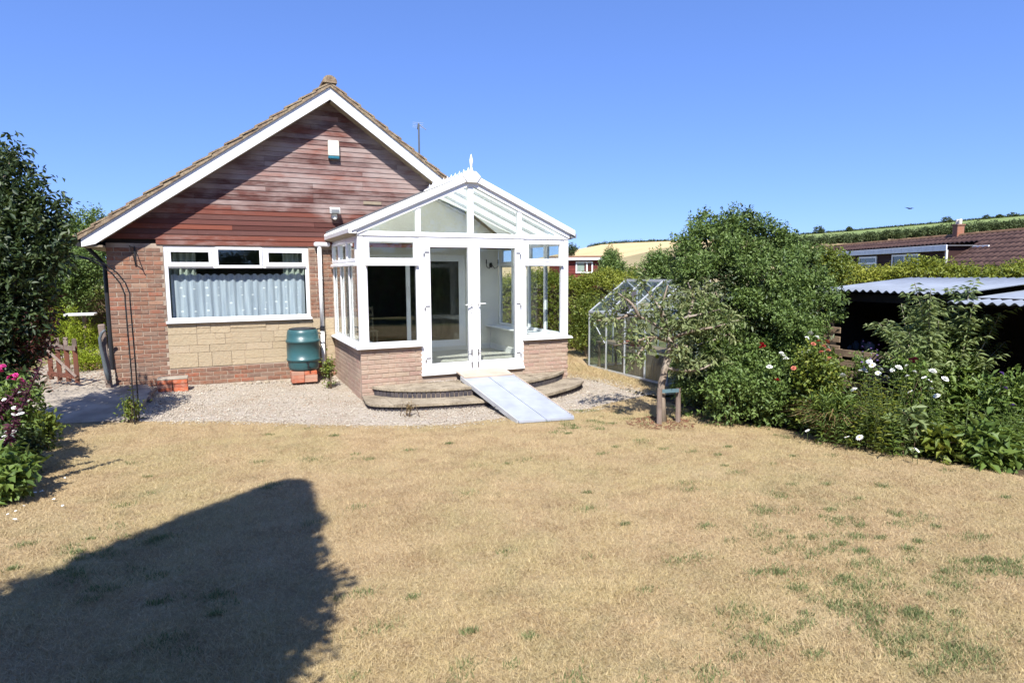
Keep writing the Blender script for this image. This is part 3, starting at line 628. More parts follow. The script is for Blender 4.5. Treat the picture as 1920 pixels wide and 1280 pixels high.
# ------------------------------------------------------------------ rooms behind the glass (real, dim rooms)
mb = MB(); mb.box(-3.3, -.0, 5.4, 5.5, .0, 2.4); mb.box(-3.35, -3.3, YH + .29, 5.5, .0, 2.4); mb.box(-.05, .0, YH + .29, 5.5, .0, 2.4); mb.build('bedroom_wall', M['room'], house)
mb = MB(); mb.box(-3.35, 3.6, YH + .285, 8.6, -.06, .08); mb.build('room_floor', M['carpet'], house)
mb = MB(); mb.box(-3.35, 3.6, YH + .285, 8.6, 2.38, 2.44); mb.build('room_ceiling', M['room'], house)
YW = 2.95; PX0, PX1, PZ0, PZ1 = .42, 2.93, .24, 2.22
mb = MB(); mb.box(.13, PX0, YW, YW + .12, .1, 2.56); mb.box(PX1, 3.72, YW, YW + .12, .1, 2.56); mb.box(PX0, PX1, YW, YW + .12, PZ1, 2.56); mb.box(PX0, PX1, YW, YW + .12, .08, PZ0); mb.box(.10, .13, YH + .02, YW + .12, .1, 2.56)
mb.box(.13, 3.66, YH + .21, YW, 2.56, 2.6); mb.build('inner_wall', M['inwall'], house)
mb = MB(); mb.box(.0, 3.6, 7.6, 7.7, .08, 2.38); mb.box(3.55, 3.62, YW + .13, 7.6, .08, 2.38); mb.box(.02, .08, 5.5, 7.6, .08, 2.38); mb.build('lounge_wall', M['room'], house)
pf = MB(); upvcframe(pf, PX0, PX1, PZ0, PZ1, .06, YW + .02, YW + .10); patio = pf.build('patio_door', M['upvc'], house)
mb = MB(); upvcframe(mb, PX0 + .06, 1.69, PZ0 + .05, PZ1 - .05, .08, YW + .062, YW + .095); q1 = mb.build('sliding_leaf', M['upvc'], patio)
mb = MB(); upvcframe(mb, 1.60, PX1 - .06, PZ0 + .05, PZ1 - .05, .09, YW + .024, YW + .058); q2 = mb.build('fixed_leaf', M['upvc'], patio)
mb = MB(); mb.box(1.68, 2.79, YW + .04, YW + .044, PZ0 + .12, PZ1 - .12); mb.build('pane', M['glass'], q2)
mb = MB(); mb.tube([(1.655, YW + .024, 1.36), (1.655, YW - .02, 1.36), (1.655, YW - .02, 1.55), (1.655, YW + .024, 1.55)], .010, 8); mb.build('pull_handle', M['upvc'], q2)
# ------------------------------------------------------------------ the conservatory
CW = 3.79; ZS = .674; ZT = 1.996; ZE = 2.413
cons = thing('conservatory', 'white framed gabled conservatory on low brick walls with french doors', 'conservatory', (CW / 2, 1.2, -.22))
DX0, DX1 = 1.02, 2.86
for bx in ((.008, DX0, .008, .26), (DX1, CW - .008, .008, .26), (.008, .26, .26, YH), (CW - .26, CW - .008, .26, YW)):
    mb = MB(); mb.box(*bx, -.4, .644); mb.build('dwarf_wall', M['mortarc'], cons)
mb = MB(); mb.box(.258, .275, .258, YH + .02, .15, .645); mb.box(CW - .275, CW - .258, .258, YW, .15, .645); mb.box(.275, DX0, .258, .272, .15, .645); mb.box(DX1, CW - .275, .258, .272, .15, .645); mb.build('inner_plaster', M['inwall'], cons)
mb = MB(); mb.box(.262, .30, YH - .0, YH + .02, .15, .25); mb.box(CW - .292, CW - .275, .3, YW, .155, .27); mb.box(PX1 + .02, CW - .3, YW - .016, YW, .155, .27); mb.build('skirting', M['gloss'], cons)
for k in range(12):
    z = .4485 + .0375 + .075 * (k - 9); odd = k % 2
    if z > .63: break
    brickrow(cons, .0, DX0 - .006, z, 0, M['brickc'], odd); brickrow(cons, DX1 + .006, CW, z, 0, M['brickc'], 1 - odd)
    brickrow(cons, .105, YH, z, 0, M['brickc'], 1 - odd, 'y')
for bx in ((.0, DX0 - .01, .0, .02), (DX1 + .01, CW, .0, .02), (0, .02, .021, YH)):
    mb = MB(); mb.box(*bx, .599, .643, .004); mb.build('cut_course', M['brickc'], cons)
mb = MB(); mb.box(.26, CW - .26, .262, YW, .05, .155); mb.build('floor', M['floor'], cons)
mb = MB(); mb.box(.02, CW - .02, .02, .26, -.35, .135); mb.build('threshold_base', M['mortarc'], cons)
# sills
s_ = .067; prf = [(-s_, .638), (-s_, .655), (.0, ZS), (.13, ZS), (.13, .638)]
for tr_, a, b in ((None, -s_, DX0 - .002), (None, DX1 + .002, CW + s_), (lambda x, y, z: (y, x, z - .001), .131, YH - .002), (lambda x, y, z: (CW - y, x, z - .001), .131, YW - .002)):
    mb = MB(); mb.tr = tr_; mb.prism(prf, a, b, 'x'); mb.build('sill', M['upvc'], cons)
mb = MB(); mb.box(.131, .34, .132, YH - .01, .647, .672, .004); mb.box(CW - .40, CW - .131, .132, YW - .01, .647, .672, .004); mb.box(.345, DX0, .132, .33, .647, .671, .004); mb.box(DX1, CW - .405, .132, .33, .647, .671, .004); mb.build('inner_sill', M['gloss'], cons)
# corner posts
for (a, b) in ((.0, .09), (CW - .09, CW)):
    mb = MB(); mb.box(a, b, .0, .09, ZS + .001, ZE - .001, .006); mb.build('corner_post', M['upvc'], cons)
# glazed frames: tr maps local (u, v inward, z)
def glazed(tr, u0, u1, splits, top, name='window_frame', drips=True):
    mb = MB(); mb.tr = tr; fw = .055
    upvcframe(mb, u0, u1, ZS + .001, ZE - .002, fw, .008, .075)
    mb.box(u0 + fw, u1 - fw, .010, .073, ZT - .02, ZT + .035, .004)
    for s in splits: mb.box(s - .028, s + .028, .0105, .0725, ZS + fw, ZT - .02, .004); mb.box(s - .028, s + .028, .0105, .0725, ZT + .035, ZE - fw, .004)
    fo = mb.build(name, M['upvc'], cons)
    ed = [u0 + fw - .028] + list(splits) + [u1 - fw + .028]
    for a, b in zip(ed[:-1], ed[1:]):
        a += .03; b -= .03
        mb = MB(); mb.tr = tr; mb.box(a - .01, b + .01, .04, .044, ZS + .045, ZT - .01); mb.build('pane', M['glass'], fo)
        mb = MB(); mb.tr = tr; upvcframe(mb, a - .003, b + .003, ZS + .053, ZT - .018, .007, .034, .0395, 0); mb.build('gasket', M['blackp'], fo)
        if top:
            mb = MB(); mb.tr = tr; upvcframe(mb, a - .012, b + .012, ZT + .024, ZE - .042, .048, -.012, .05); so_ = mb.build('sash', M['upvc'], fo)
            mb = MB(); mb.tr = tr; mb.box(a + .03, b - .03, .02, .024, ZT + .06, ZE - .08); mb.build('top_pane', M['glass'], fo)
            mb = MB(); mb.tr = tr; mb.prism([(-.042, ZT - .045), (-.042, ZT - .012), (.006, ZT + .018), (.006, ZT - .045)], a - .035, b + .035, 'x'); mb.build('drip_bar', M['upvc'], fo)
        else:
            mb = MB(); mb.tr = tr; mb.box(a - .01, b + .01, .04, .044, ZT + .02, ZE - .045); mb.build('top_pane', M['glass'], fo)
trF = lambda x, y, z: (x, y, z)
trL = lambda x, y, z: (y, x, z)
trR = lambda x, y, z: (CW - y, x, z)
glazed(trF, .092, DX0 - .03, [], True); glazed(trF, DX1 + .03, CW - .092, [], True)
glazed(trL, .092, YH - .03, [.84, 1.6], True); glazed(trR, .092, YW - .01, [.8, 1.5, 2.25], True)
# recessed side panels between gable wall line and patio wall on the right
# french doors
mb = MB(); zb = .135
mb.box(DX0 - .03, DX0 + .045, .002, .085, zb + .04, ZE - .002, .005); mb.box(DX1 - .045, DX1 + .03, .002, .085, zb + .04, ZE - .002, .005); mb.box(DX0 + .045, DX1 - .045, .002, .085, ZE - .075, ZE - .002, .005); mb.box(DX0 - .03, DX1 + .03, -.03, .09, zb, zb + .04, .005)
dfr = mb.build('door_frame', M['upvc'], cons)
XM = (DX0 + DX1) / 2
for (a, b, hs) in ((DX0 + .048, XM - .004, 1), (XM + .004, DX1 - .048, -1)):
    mb = MB(); yA, yB = -.022, .048
    za, zc = zb + .046, ZE - .08
    w = .115; mb.box(a, b, yA, yB, za, za + .15, .006); mb.box(a, b, yA, yB, zc - w + .03, zc, .006); mb.box(a, a + w - .01, yA + .001, yB - .001, za + .15, zc - w + .03, .006); mb.box(b - w + .01, b, yA + .001, yB - .001, za + .15, zc - w + .03, .006)
    dr = mb.build('door', M['upvc'], cons)
    mb = MB(); mb.box(a + w - .03, b - w + .03, .01, .014, za + .13, zc - w + .05); mb.build('pane', M['glass'], dr)
    mb = MB(); upvcframe(mb, a + w - .012, b - w + .012, za + .148, zc - w + .032, .007, .003, .0095, 0); mb.build('gasket', M['blackp'], dr)
    hx = (b - .055) if hs == 1 else (a + .055)
    mb = MB(); mb.box(hx - .016, hx + .016, yA - .012, yA, 1.16, 1.36, .004); mb.tube([(hx, yA - .01, 1.31), (hx, yA - .055, 1.31), (hx - hs * .125, yA - .058, 1.31 + (-.02 if hs == 1 else 0))], .0105, 8); mb.build('handle', M['whitep'] if hs == -1 else M['whitep'], dr)
    mb = MB(); mb.box(hx - .014, hx + .014, yA - .015, yA, zb + .30, zb + .40, .003); mb.tube([(hx, yA - .012, zb + .3), (hx, yA - .012, zb + .1)], .006, 6); mb.box(hx - .014, hx + .014, yA - .018, yA, zb + .09, zb + .18, .003); mb.tube([(hx, yA - .012, zb + .36), (hx, yA - .03, zb + .36), (hx - hs * .07, yA - .03, zb + .36)], .006, 6); mb.build('bolt', M['steel'], dr)
    ex = a if hs == 1 else b
    for hz in (.42, 1.28, 2.16):
        mb = MB(); mb.box(ex - .012, ex + .012, yA - .014, yA + .01, hz - .055, hz - .012, .003); mb.box(ex + hs * .006, ex + hs * .085, yA - .010, yA + .001, hz, hz + .016, .003); mb.build('hinge', M['steel'], dr)
# eaves beam
mb = MB(); mb.box(-.005, CW + .005, -.012, .088, ZE, ZE + .075, .005); mb.box(-.003, .088, .089, YH, ZE, ZE + .075, .005); mb.box(CW - .088, CW + .003, .089, YW, ZE, ZE + .075, .005); mb.build('eaves_beam', M['upvc'], cons)
# gable front
MS = .447; XC = CW / 2; ZO = 3.47
def zo(x, d=0.0): return ZO - MS * abs(x - XC) - d
for side in (-1, 1):
    e = XC + side * (XC + .095)
    mb = MB(); mb.prism([(XC, zo(XC)), (e, zo(e)), (e, zo(e, .10)), (XC, zo(XC, .107))], -.075, -.005); mb.build('gable_fascia', M['upvc'], cons)
    e2 = XC + side * (XC - .0)
    mb = MB(); mb.prism([(XC, zo(XC, .107)), (e2, zo(e2, .107)), (e2, zo(e2, .185)), (XC, zo(XC, .195))], -.03, .05); mb.build('gable_rafter', M['upvc'], cons)
for x, w in ((XC, .05), (.985, .04), (CW - .985, .04)):
    mb = MB(); mb.box(x - w, x + w, -.018, .06, ZE + .076, zo(x, .195) + .01, .005); mb.build('gable_mullion', M['upvc'], cons)
for xa, xb in ((.09, .945), (1.025, XC - .05), (XC + .05, CW - 1.025), (CW - .945, CW - .09)):
    mb = MB(); zb_ = ZE + .07
    mb.prism([(xa, zb_), (xb, zb_), (xb, max(zo(xb, .17), zb_ + .002)), (xa, max(zo(xa, .17), zb_ + .002))], .02, .024); mb.build('gable_pane', M['glass'], cons)
mb = MB(); mb.prism([(XC - .13, zo(XC) - .095), (XC - .085, zo(XC) - .155), (XC + .085, zo(XC) - .155), (XC + .13, zo(XC) - .095), (XC + .155, zo(XC) - .055), (XC + .07, zo(XC) + .025), (XC - .07, zo(XC) + .025), (XC - .155, zo(XC) - .055)], -.095, -.02); mb.build('ridge_end_cap', M['whitep'], cons)
mb = MB(); mb.prism([(XC - .09, ZO - .035), (XC + .09, ZO - .035), (XC + .06, ZO + .012), (XC - .06, ZO + .012)], -.019, YH - .02); mb.build('ridge_cap', M['upvc'], cons)
# roof sheets and glazing bars
ybars = [0.0, .60, 1.19, 1.78, YH - .03]
for side in (-1, 1):
    for ya, yb in zip(ybars[:-1], ybars[1:]):
        e = XC + side * (XC + .12); mb = MB(); mb.prism([(XC + side * .06, zo(XC + side * .06, .045)), (e, zo(e, .045)), (e, zo(e, .07)), (XC + side * .06, zo(XC + side * .06, .07))], ya + .025, yb - .005); mb.build('roof_panel', M['poly'], cons)
    for yb in ybars[1:]:
        e = XC + side * (XC + .13); mb = MB(); mb.prism([(XC + side * .07, zo(XC + side * .07, .01)), (e, zo(e, .01)), (e, zo(e, .044)), (XC + side * .07, zo(XC + side * .07, .044))], yb - .03, yb + .03); mb.build('glazing_bar', M['upvc'], cons)
        mb = MB(); i_ = XC + side * (XC - .09); mb.prism([(XC + side * .07, zo(XC + side * .07, .071)), (i_, zo(i_, .071)), (i_, zo(i_, .115)), (XC + side * .07, zo(XC + side * .07, .115))], yb - .025, yb + .025); mb.build('roof_rafter', M['upvc'], cons)
    gx = -.075 if side == -1 else CW + .075
    mb = MB(); o_ = side
    mb.prism([(gx - .052, ZE + .045), (gx + .052, ZE + .045), (gx + .057, ZE + .105), (gx + .049, ZE + .105), (gx + .044, ZE + .055), (gx - .044, ZE + .055), (gx - .049, ZE + .105), (gx - .057, ZE + .105)], -.03, YH - .02); mb.build('gutter', M['upvc'], cons)
    mb = MB(); mb.prism([(gx - .057, ZE + .03), (gx + .057, ZE + .03), (gx + .062, ZE + .108), (gx - .062, ZE + .108)], -.05, -.031); mb.build('gutter_end', M['grey'] if side == 1 else M['upvc'], cons)
    mb = MB(); mb.prism([(-.004 if side == -1 else CW + .004, ZE + .0), (gx + side * .05, ZE + .035), (gx + side * .05, ZE + .043), (-.004 if side == -1 else CW + .004, ZE + .043)], .0, YH - .02); mb.build('eaves_soffit', M['soffit'], cons)
# finial and crest
mb = MB(); mb.lathe([(.032, 0), (.034, .02), (.022, .03), (.026, .05), (.020, .062), (.012, .07), (.022, .10), (.031, .15), (.029, .19), (.016, .24), (.002, .285)], (XC, -.055, ZO + .02), 14); mb.build('finial', M['upvc'], cons, True)
cm = None
for i in range(22):
    y = .08 + i * .104; hgt = .10 if i % 2 == 0 else .065
    mb = MB(); mb.lathe([(.008, 0), (.008, .02), (.018, hgt * .45), (.010, hgt * .75), (.001, hgt)], (XC, y, ZO + .012), 6); mb.build('crest_spike', M['upvc'], cons)
mb = MB(); mb.prism([(.09, 2.42), (CW - .09, 2.42), (CW - .09, zo(CW - .09, .12)), (XC, zo(XC, .12)), (.09, zo(.09, .12))], YH - .055, YH - .04); mb.build('gable_infill', M['inwall'], cons)
# lead flashing where the roof meets the cedar boards
for side in (-1, 1):
    e = XC + side * (XC + .1); mb = MB(); mb.prism([(XC, zo(XC, -.03)), (e, zo(e, -.03)), (e, zo(e, .04)), (XC, zo(XC, .04))], YH - .036, YH - .022); mb.build('flashing', M['lead'], cons)

# ------------------------------------------------------------------ the curved steps and the ramp
def smooth(pts, n=4):
    pts = [np.array(p, float) for p in pts]; out = []
    P = [2 * pts[0] - pts[1]] + pts + [2 * pts[-1] - pts[-2]]
    for i in range(1, len(P) - 2):
        for k in range(n):
            t = k / n; a, b, c, d = P[i - 1], P[i], P[i + 1], P[i + 2]
            out.append(.5 * ((2 * b) + (-a + c) * t + (2 * a - 5 * b + 4 * c - d) * t * t + (-a + 3 * b - 3 * c + d) * t ** 3))
    out.append(pts[-1]); return out
UP = [(.16, -.02), (.22, -.17), (.42, -.45), (.78, -.69), (1.25, -.82), (1.9, -.86), (2.5, -.78), (2.97, -.59), (3.37, -.34), (3.70, -.02)]
LO = [(.0, -.02), (-.04, -.66), (.28, -.95), (.65, -1.07), (1.37, -1.21), (1.95, -1.28), (2.58, -1.25), (3.12, -1.0), (3.56, -.72), (3.92, -.35), (4.03, -.02)]
steps = thing('garden_steps', 'two curved stone steps with dark brick risers below the french doors', 'steps', (1.9, -.6, -.24))
def step(outl, ztop, zbot, backy, cuts):
    c = np.array([1.9, backy]); o = smooth(outl) ; o = np.array(o)
    n = len(o); segs = np.array_split(np.arange(n - 1), cuts)
    inner = c + (o - c) * np.array([.93, .90]);
    for s in segs:
        idx = list(s) + [s[-1] + 1]; poly = [tuple(o[i]) for i in idx]
        a, b = poly[0], poly[-1]
        # slab piece reaches back to the wall line
        back = [(b[0] * .985 + c[0] * .015 if 0 else b[0], backy), (a[0], backy)]
        if abs(a[1] - backy) < .03: back = back[:1]
        if abs(b[1] - backy) < .03: back = back[1:]
        ctr = np.mean(np.array(poly + back), 0); pl = [tuple(ctr + (np.array(p) - ctr) * .996) for p in poly + back]
        mb = MB(); mb.prism(pl[::-1], ztop - .036 + random.uniform(-.003, .003), ztop + random.uniform(-.004, .004), 'z'); mb.build('step_slab', M['step'], steps)
    mb = MB(); core = [tuple(c + (p - c) * np.array([.975, .955])) for p in o]; mb.prism(core[::-1], zbot, ztop - .038, 'z'); mb.build('riser_core', M['mortar'], steps)
    # soldier bricks along the riser
    rp = np.array([c + (p - c) * np.array([.982, .968]) for p in o]); seg = np.hypot(*(rp[1:] - rp[:-1]).T); L = np.concatenate([[0], np.cumsum(seg)]); pos = .04
    while pos < L[-1] - .03:
        i = min(np.searchsorted(L, pos) - 1, len(seg) - 1); t = (pos - L[i]) / seg[i]; p = rp[i] + (rp[i + 1] - rp[i]) * t; d = (rp[i + 1] - rp[i]) / seg[i]
        k = ('soldier', round(ztop - zbot, 2))
        if k not in BM:
            mb = MB(); mb.box(-.031, .031, -.008, .03, 0, ztop - zbot - .04, .003); me = bpy.data.meshes.new('riser_brick'); me.from_pydata(mb.v, [], mb.f); me.materials.append(M['blueb']); BM[k] = me
        ob = link('riser_brick', BM[k], steps, (p[0], p[1], zbot)); ob.rotation_euler = (0, 0, math.atan2(d[1], d[0])); pos += .073
UP = [(x, y * .93) for x, y in UP]
step(LO, -.105, -.28, -.02, 5); step(UP, .034, -.106, -.02, 4)
mb = MB()
for _ in range(60):
    x = random.uniform(1.05, 1.6); y = random.uniform(-.13, -.05); s_ = random.uniform(.01, .02); mb.lathe([(s_ * .6, 0), (s_, s_ * .5), (s_ * .5, s_)], (x, y, .035), 5)
o = mb.build('loose_pebbles', M['gravel'], steps)
rp = thing('wheelchair_ramp', 'folding pale aluminium ramp leading up to the french doors', 'ramp', (2.0, -2.5, -.2))
A0 = np.array([1.58, -.05, .15]); A1 = np.array([2.48, -.04, .15]); B0 = np.array([1.60, -2.44, -.175]); B1 = np.array([2.38, -2.58, -.175])
def rq(u, v, h=0.0):
    p = (A0 * (1 - u) + A1 * u) * (1 - v) + (B0 * (1 - u) + B1 * u) * v; return (p[0], p[1], p[2] + h)
def rslab(name, u0, u1, v0, v1, h0, h1, mat):
    mb = MB(); vs = [rq(u, v, h) for h in (h0, h1) for (u, v) in ((u0, v0), (u1, v0), (u1, v1), (u0, v1))]
    mb.add(vs, [(0, 1, 2, 3), (7, 6, 5, 4), (0, 4, 5, 1), (1, 5, 6, 2), (2, 6, 7, 3), (3, 7, 4, 0)]); return mb.build(name, mat, rp)
M['pinkboard'] = plain('pale_wood_board', (.52, .42, .34), .8, .2, 0, .12, 4)
rslab('top_board', .0, .985, .0, .16, .012, .034, M['pinkboard'])
rslab('ramp_panel', .0, .478, .12, 1.0, -.02, .011, M['ramp']); rslab('ramp_panel', .492, 1.0, .12, 1.0, -.02, .010, M['ramp'])
rslab('side_rail', -.02, -.002, .1, .985, -.055, .016, M['alu']); rslab('side_rail', 1.001, 1.02, .12, .985, -.055, .018, M['alu'])
for i in range(34):
    v = .13 + i * .0252; rslab('rail_tread', 1.001, 1.02, v, v + .013, .0185, .030, M['pinkboard'])
mb = MB(); q = rq(-.03, .72); mb.tube([(q[0] - .005, q[1] + .05, q[2] - .02), (q[0] - .03, q[1] + .03, q[2] - .03), (q[0] - .03, q[1] - .05, q[2] - .04), (q[0] - .005, q[1] - .07, q[2] - .045)], .008, 6); mb.build('carry_handle', M['black'], rp)

# ------------------------------------------------------------------ foliage helpers
def unit(v): return v / np.maximum(np.linalg.norm(v, axis=-1, keepdims=True), 1e-9)
def leaves_from(P, A, N, L, Wd, r, fold=.18, bend=.25):
    """rhombic leaves of 2 folded triangles pairs: base, left, tip, right"""
    A = unit(A); S = unit(np.cross(A, N)); N = np.cross(S, A)
    L = L[:, None]; Wd = Wd[:, None]
    mid = P + A * L * .48; tip = P + A * L - N * L * bend
    l = mid + S * Wd * .5 + N * Wd * fold; rr = mid - S * Wd * .5 + N * Wd * fold
    V = np.stack([P, l, tip, rr], 1).reshape(-1, 3); n = len(P); b = np.arange(n)[:, None] * 4
    F = np.concatenate([b + np.array([[0, 2, 1]]), b + np.array([[0, 3, 2]])], 1).reshape(-1, 3)
    return V, F
def crown(lobes, n, leaf, ratio, r, twig=.16, per=9, shell=.55, upb=.35, droop=0.0, bend=.25):
    """lobes: list of (centre, radii). Leaves sit on short twigs; returns V,F,rnd"""
    vol = np.array([c[1][0] * c[1][1] * c[1][2] for c in lobes]) ** .75; pr = vol / vol.sum(); k = max(1, n // per)
    idx = r.choice(len(lobes), k, p=pr); C = np.array([c[0] for c in lobes])[idx]; R = np.array([c[1] for c in lobes])[idx]
    d = unit(r.normal(size=(k, 3))); rad = (shell + (1 - shell) * r.uniform(0, 1, (k, 1)) ** .6); rad *= 1 + .09 * np.sin(7 * d[:, :1] + 5 * d[:, 1:2]) + .07 * r.normal(size=(k, 1))
    O = C + d * R * rad
    T = unit(d * .8 + r.normal(size=(k, 3)) * .5 + np.array([0, 0, upb]))
    tint = r.uniform(0, 1, k)
    t = np.tile(np.linspace(-.5, .6, per), k) + r.normal(size=k * per) * .06
    O = np.repeat(O, per, 0); T = np.repeat(T, per, 0); tw = np.repeat(twig * r.uniform(.6, 1.4, k), per)[:, None]
    P = O + T * t[:, None] * tw; side = unit(np.cross(T, r.normal(size=T.shape)))
    A = unit(T * .55 + side * .8 + r.normal(size=T.shape) * .25 - np.array([0, 0, droop])); N = unit(r.normal(size=T.shape) * .55 + np.array([0, 0, .8]) + T * .2)
    Ls = leaf * r.uniform(.6, 1.25, len(P)); V, F = leaves_from(P, A, N, Ls, Ls * ratio, r, bend=bend)
    rn = np.clip(np.repeat(tint, per) * .55 + r.uniform(0, 1, len(P)) * .45, 0, 1); return V, F, np.repeat(rn, 4)
def merge(parts):
    V = []; F = []; R = []; n = 0
    for v, f, q in parts: V.append(v); F.append(f + n); R.append(q); n += len(v)
    return np.concatenate(V), np.concatenate(F), np.concatenate(R)
def addcrown(par, lobes, n, leaf, ratio, mat, seed, name='crown', **kw):
    V, F, q = crown(lobes, n, leaf, ratio, np.random.default_rng(seed), **kw); return npmesh(name, V, F, M[mat], par, q)
def limb(mb, a, b, r0, r1, wob=.05, n=6, rr=random):
    a = np.array(a, float); b = np.array(b, float); L = np.linalg.norm(b - a)
    pts = [a + (b - a) * k / (n - 1) + (np.array([rr.gauss(0, 1), rr.gauss(0, 1), rr.gauss(0, .6)]) * wob * L * math.sin(math.pi * k / (n - 1)) * .5) for k in range(n)]
    mb.tube([tuple(p) for p in pts], list(np.linspace(r0, r1, n)), 7); return pts
def trunk(par, base, top, r0, r1, branches, mat='bark1', name='trunk', wob=.06):
    mb = MB(); pts = limb(mb, base, top, r0, r1, wob, 8)
    for (k, e, ra) in branches: limb(mb, pts[min(k, 7)], e, ra, ra * .35, .12)
    return mb.build(name, M[mat], par, True)
def lobes_fill(c, R, k, s, seed, flat=1.0):
    r = np.random.default_rng(seed); out = []
    for _ in range(k):
        d = unit(r.normal(size=3)); q = np.array(c) + d * np.array(R) * r.uniform(.35, .85); sc = s * r.uniform(.7, 1.25); out.append((q, np.array([sc, sc, sc * flat])))
    return out
# ---- big shrub on the right
p = D(1425, 600, 9.6); gx, gy = p[0], p[1]; gz = float(g(gx, gy))
sh = thing('large_shrub', 'tall dense green shrub standing between greenhouse and open shed', 'shrub', (gx, gy, gz))
def scr(px, py, d): return D(px, py, d)
bl = []
for (px, py, d, R) in [(1330, 470, 9.7, .48), (1400, 455, 9.9, .52), (1340, 540, 9.4, .6), (1430, 540, 9.4, .65), (1500, 520, 9.8, .5), (1370, 620, 9.2, .6), (1450, 610, 9.0, .62), (1530, 570, 9.4, .42), (1300, 600, 9.5, .45), (1330, 690, 9.3, .55), (1420, 690, 9.2, .6), (1500, 650, 9.3, .5), (1385, 420, 10, .32), (1325, 425, 10, .3), (1290, 500, 9.9, .3), (1460, 460, 9.9, .35), (1540, 600, 9.2, .26), (1310, 740, 9.3, .4), (1370, 760, 9.2, .4)]:
    bl.append((scr(px, py, d), np.array([R, R, R * .9])))
rq_ = np.random.default_rng(23); sm_ = []
for (c_, R_) in bl:
    for _ in range(int(10 * R_[0] / .45) + 3):
        d_ = unit(rq_.normal(size=3) + np.array([-.25, -.35, .35])); rs2 = R_[0] * rq_.uniform(.26, .42); sm_.append((c_ + d_ * R_ * rq_.uniform(.7, 1.02), np.array([rs2, rs2, rs2 * .72])))
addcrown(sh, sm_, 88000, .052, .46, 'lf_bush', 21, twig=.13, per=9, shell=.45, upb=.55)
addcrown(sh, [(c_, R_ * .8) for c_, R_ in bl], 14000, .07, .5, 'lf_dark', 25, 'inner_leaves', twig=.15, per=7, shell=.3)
# upright feathery shoots on top
r = np.random.default_rng(22); parts = []; mbs = MB()
for (px, py, hh) in [(1300, 425, .5), (1320, 415, .55), (1345, 405, .6), (1362, 398, .65), (1385, 405, .6), (1400, 418, .5), (1415, 412, .55), (1432, 405, .5), (1448, 430, .4), (1470, 445, .35), (1275, 455, .45), (1258, 470, .4), (1265, 500, .4), (1485, 455, .3), (1340, 430, .5), (1375, 420, .55), (1420, 440, .45), (1290, 450, .5)]:
    tip = scr(px + r.normal() * 5, py + r.normal() * 6, 9.9 + r.normal() * .2); base = tip - np.array([r.normal() * .16, r.normal() * .12, hh]); n = 36; t = r.uniform(.1, 1, n)[:, None]
    mbs.tube([tuple(base), tuple((base + tip) / 2 + r.normal(size=3) * .03), tuple(tip)], [.006, .005, .002], 4)
    P = base + (tip - base) * t; T = unit(np.repeat((tip - base)[None], n, 0)); A = unit(T * .6 + unit(r.normal(size=(n, 3))) * .9 + np.array([0, 0, -.15])); N = unit(r.normal(size=(n, 3)) * .4 + np.array([0, 0, 1])); L = r.uniform(.07, .13, n)
    v, f = leaves_from(P, A, N, L, L * .3, r); parts.append((v, f, np.repeat(r.uniform(.2, 1, n), 4)))
V, F, q = merge(parts); o = npmesh('shoots', V, F, M['lf_bush'], sh, q); o['kind'] = 'stuff'; mbs.build('shoot_stems', M['stem'], sh)
trunk(sh, (gx, gy, gz - .05), (gx, gy, gz + 1.6), .07, .04, [(3, tuple(scr(1340, 540, 9.5)), .035), (4, tuple(scr(1480, 540, 9.5)), .035), (5, tuple(scr(1400, 470, 9.8)), .03), (2, tuple(scr(1350, 660, 9.3)), .03)])
# ---- apple tree with stakes
ap = thing('apple_tree', 'small open apple tree with pale leaning trunk tied between two stakes', 'tree', tuple(G(1240, 790)))
b0 = G(1243, 790); d0 = float((b0 - CAM) @ CF)
def ad(px, py, dd=0.0): return D(px, py, d0 + dd)
mb = MB(); tp = [b0 + np.array([0, 0, -.05]), ad(1241, 750), ad(1240, 720), ad(1247, 690), ad(1254, 665), ad(1258, 640), ad(1254, 620)]
mb.tube([tuple(x) for x in tp], [.058, .05, .05, .048, .05, .046, .04], 9)
rb = random.Random(3); ends = []
for pts in [[(1254, 640, 0), (1225, 632, -.2), (1190, 640, -.3), (1150, 648, -.1)], [(1254, 628, 0), (1215, 600, .1), (1180, 590, .2), (1140, 578, .3)], [(1254, 625, 0), (1245, 590, .1), (1225, 560, .2), (1200, 532, .2)], [(1256, 628, 0), (1275, 600, -.2), (1310, 590, -.3), (1350, 580, -.2)], [(1256, 635, 0), (1300, 620, -.35), (1345, 612, -.4), (1385, 600, -.4)], [(1256, 645, 0), (1290, 650, .1), (1330, 640, .3), (1370, 625, .3)], [(1252, 690, 0), (1285, 695, -.1), (1320, 690, -.2), (1345, 672, -.2)], [(1252, 625, 0), (1240, 590, -.3), (1245, 560, -.4), (1252, 535, -.4)], [(1200, 597, .1), (1185, 570, .0), (1160, 550, .1)], [(1290, 595, -.2), (1300, 560, -.1), (1290, 530, 0)], [(1180, 590, .2), (1150, 600, .1), (1115, 600, .0)], [(1225, 630, -.2), (1200, 660, -.2), (1190, 675, -.25)], [(1256, 640, 0), (1275, 660, -.3), (1270, 672, -.4)]]:
    q = [ad(*x) for x in pts]; q = smooth(q, 3); mb.tube([tuple(x) for x in q], list(np.linspace(.027, .008, len(q))), 6); ends.append([np.array(x) for x in q])
mb.build('trunk', M['bark1'], ap, True)
parts = []; r = np.random.default_rng(31); lob = []
for q in ends:
    for x in q[3:]: lob.append((x + np.array([0, 0, .03]), np.array([.16, .16, .12])))
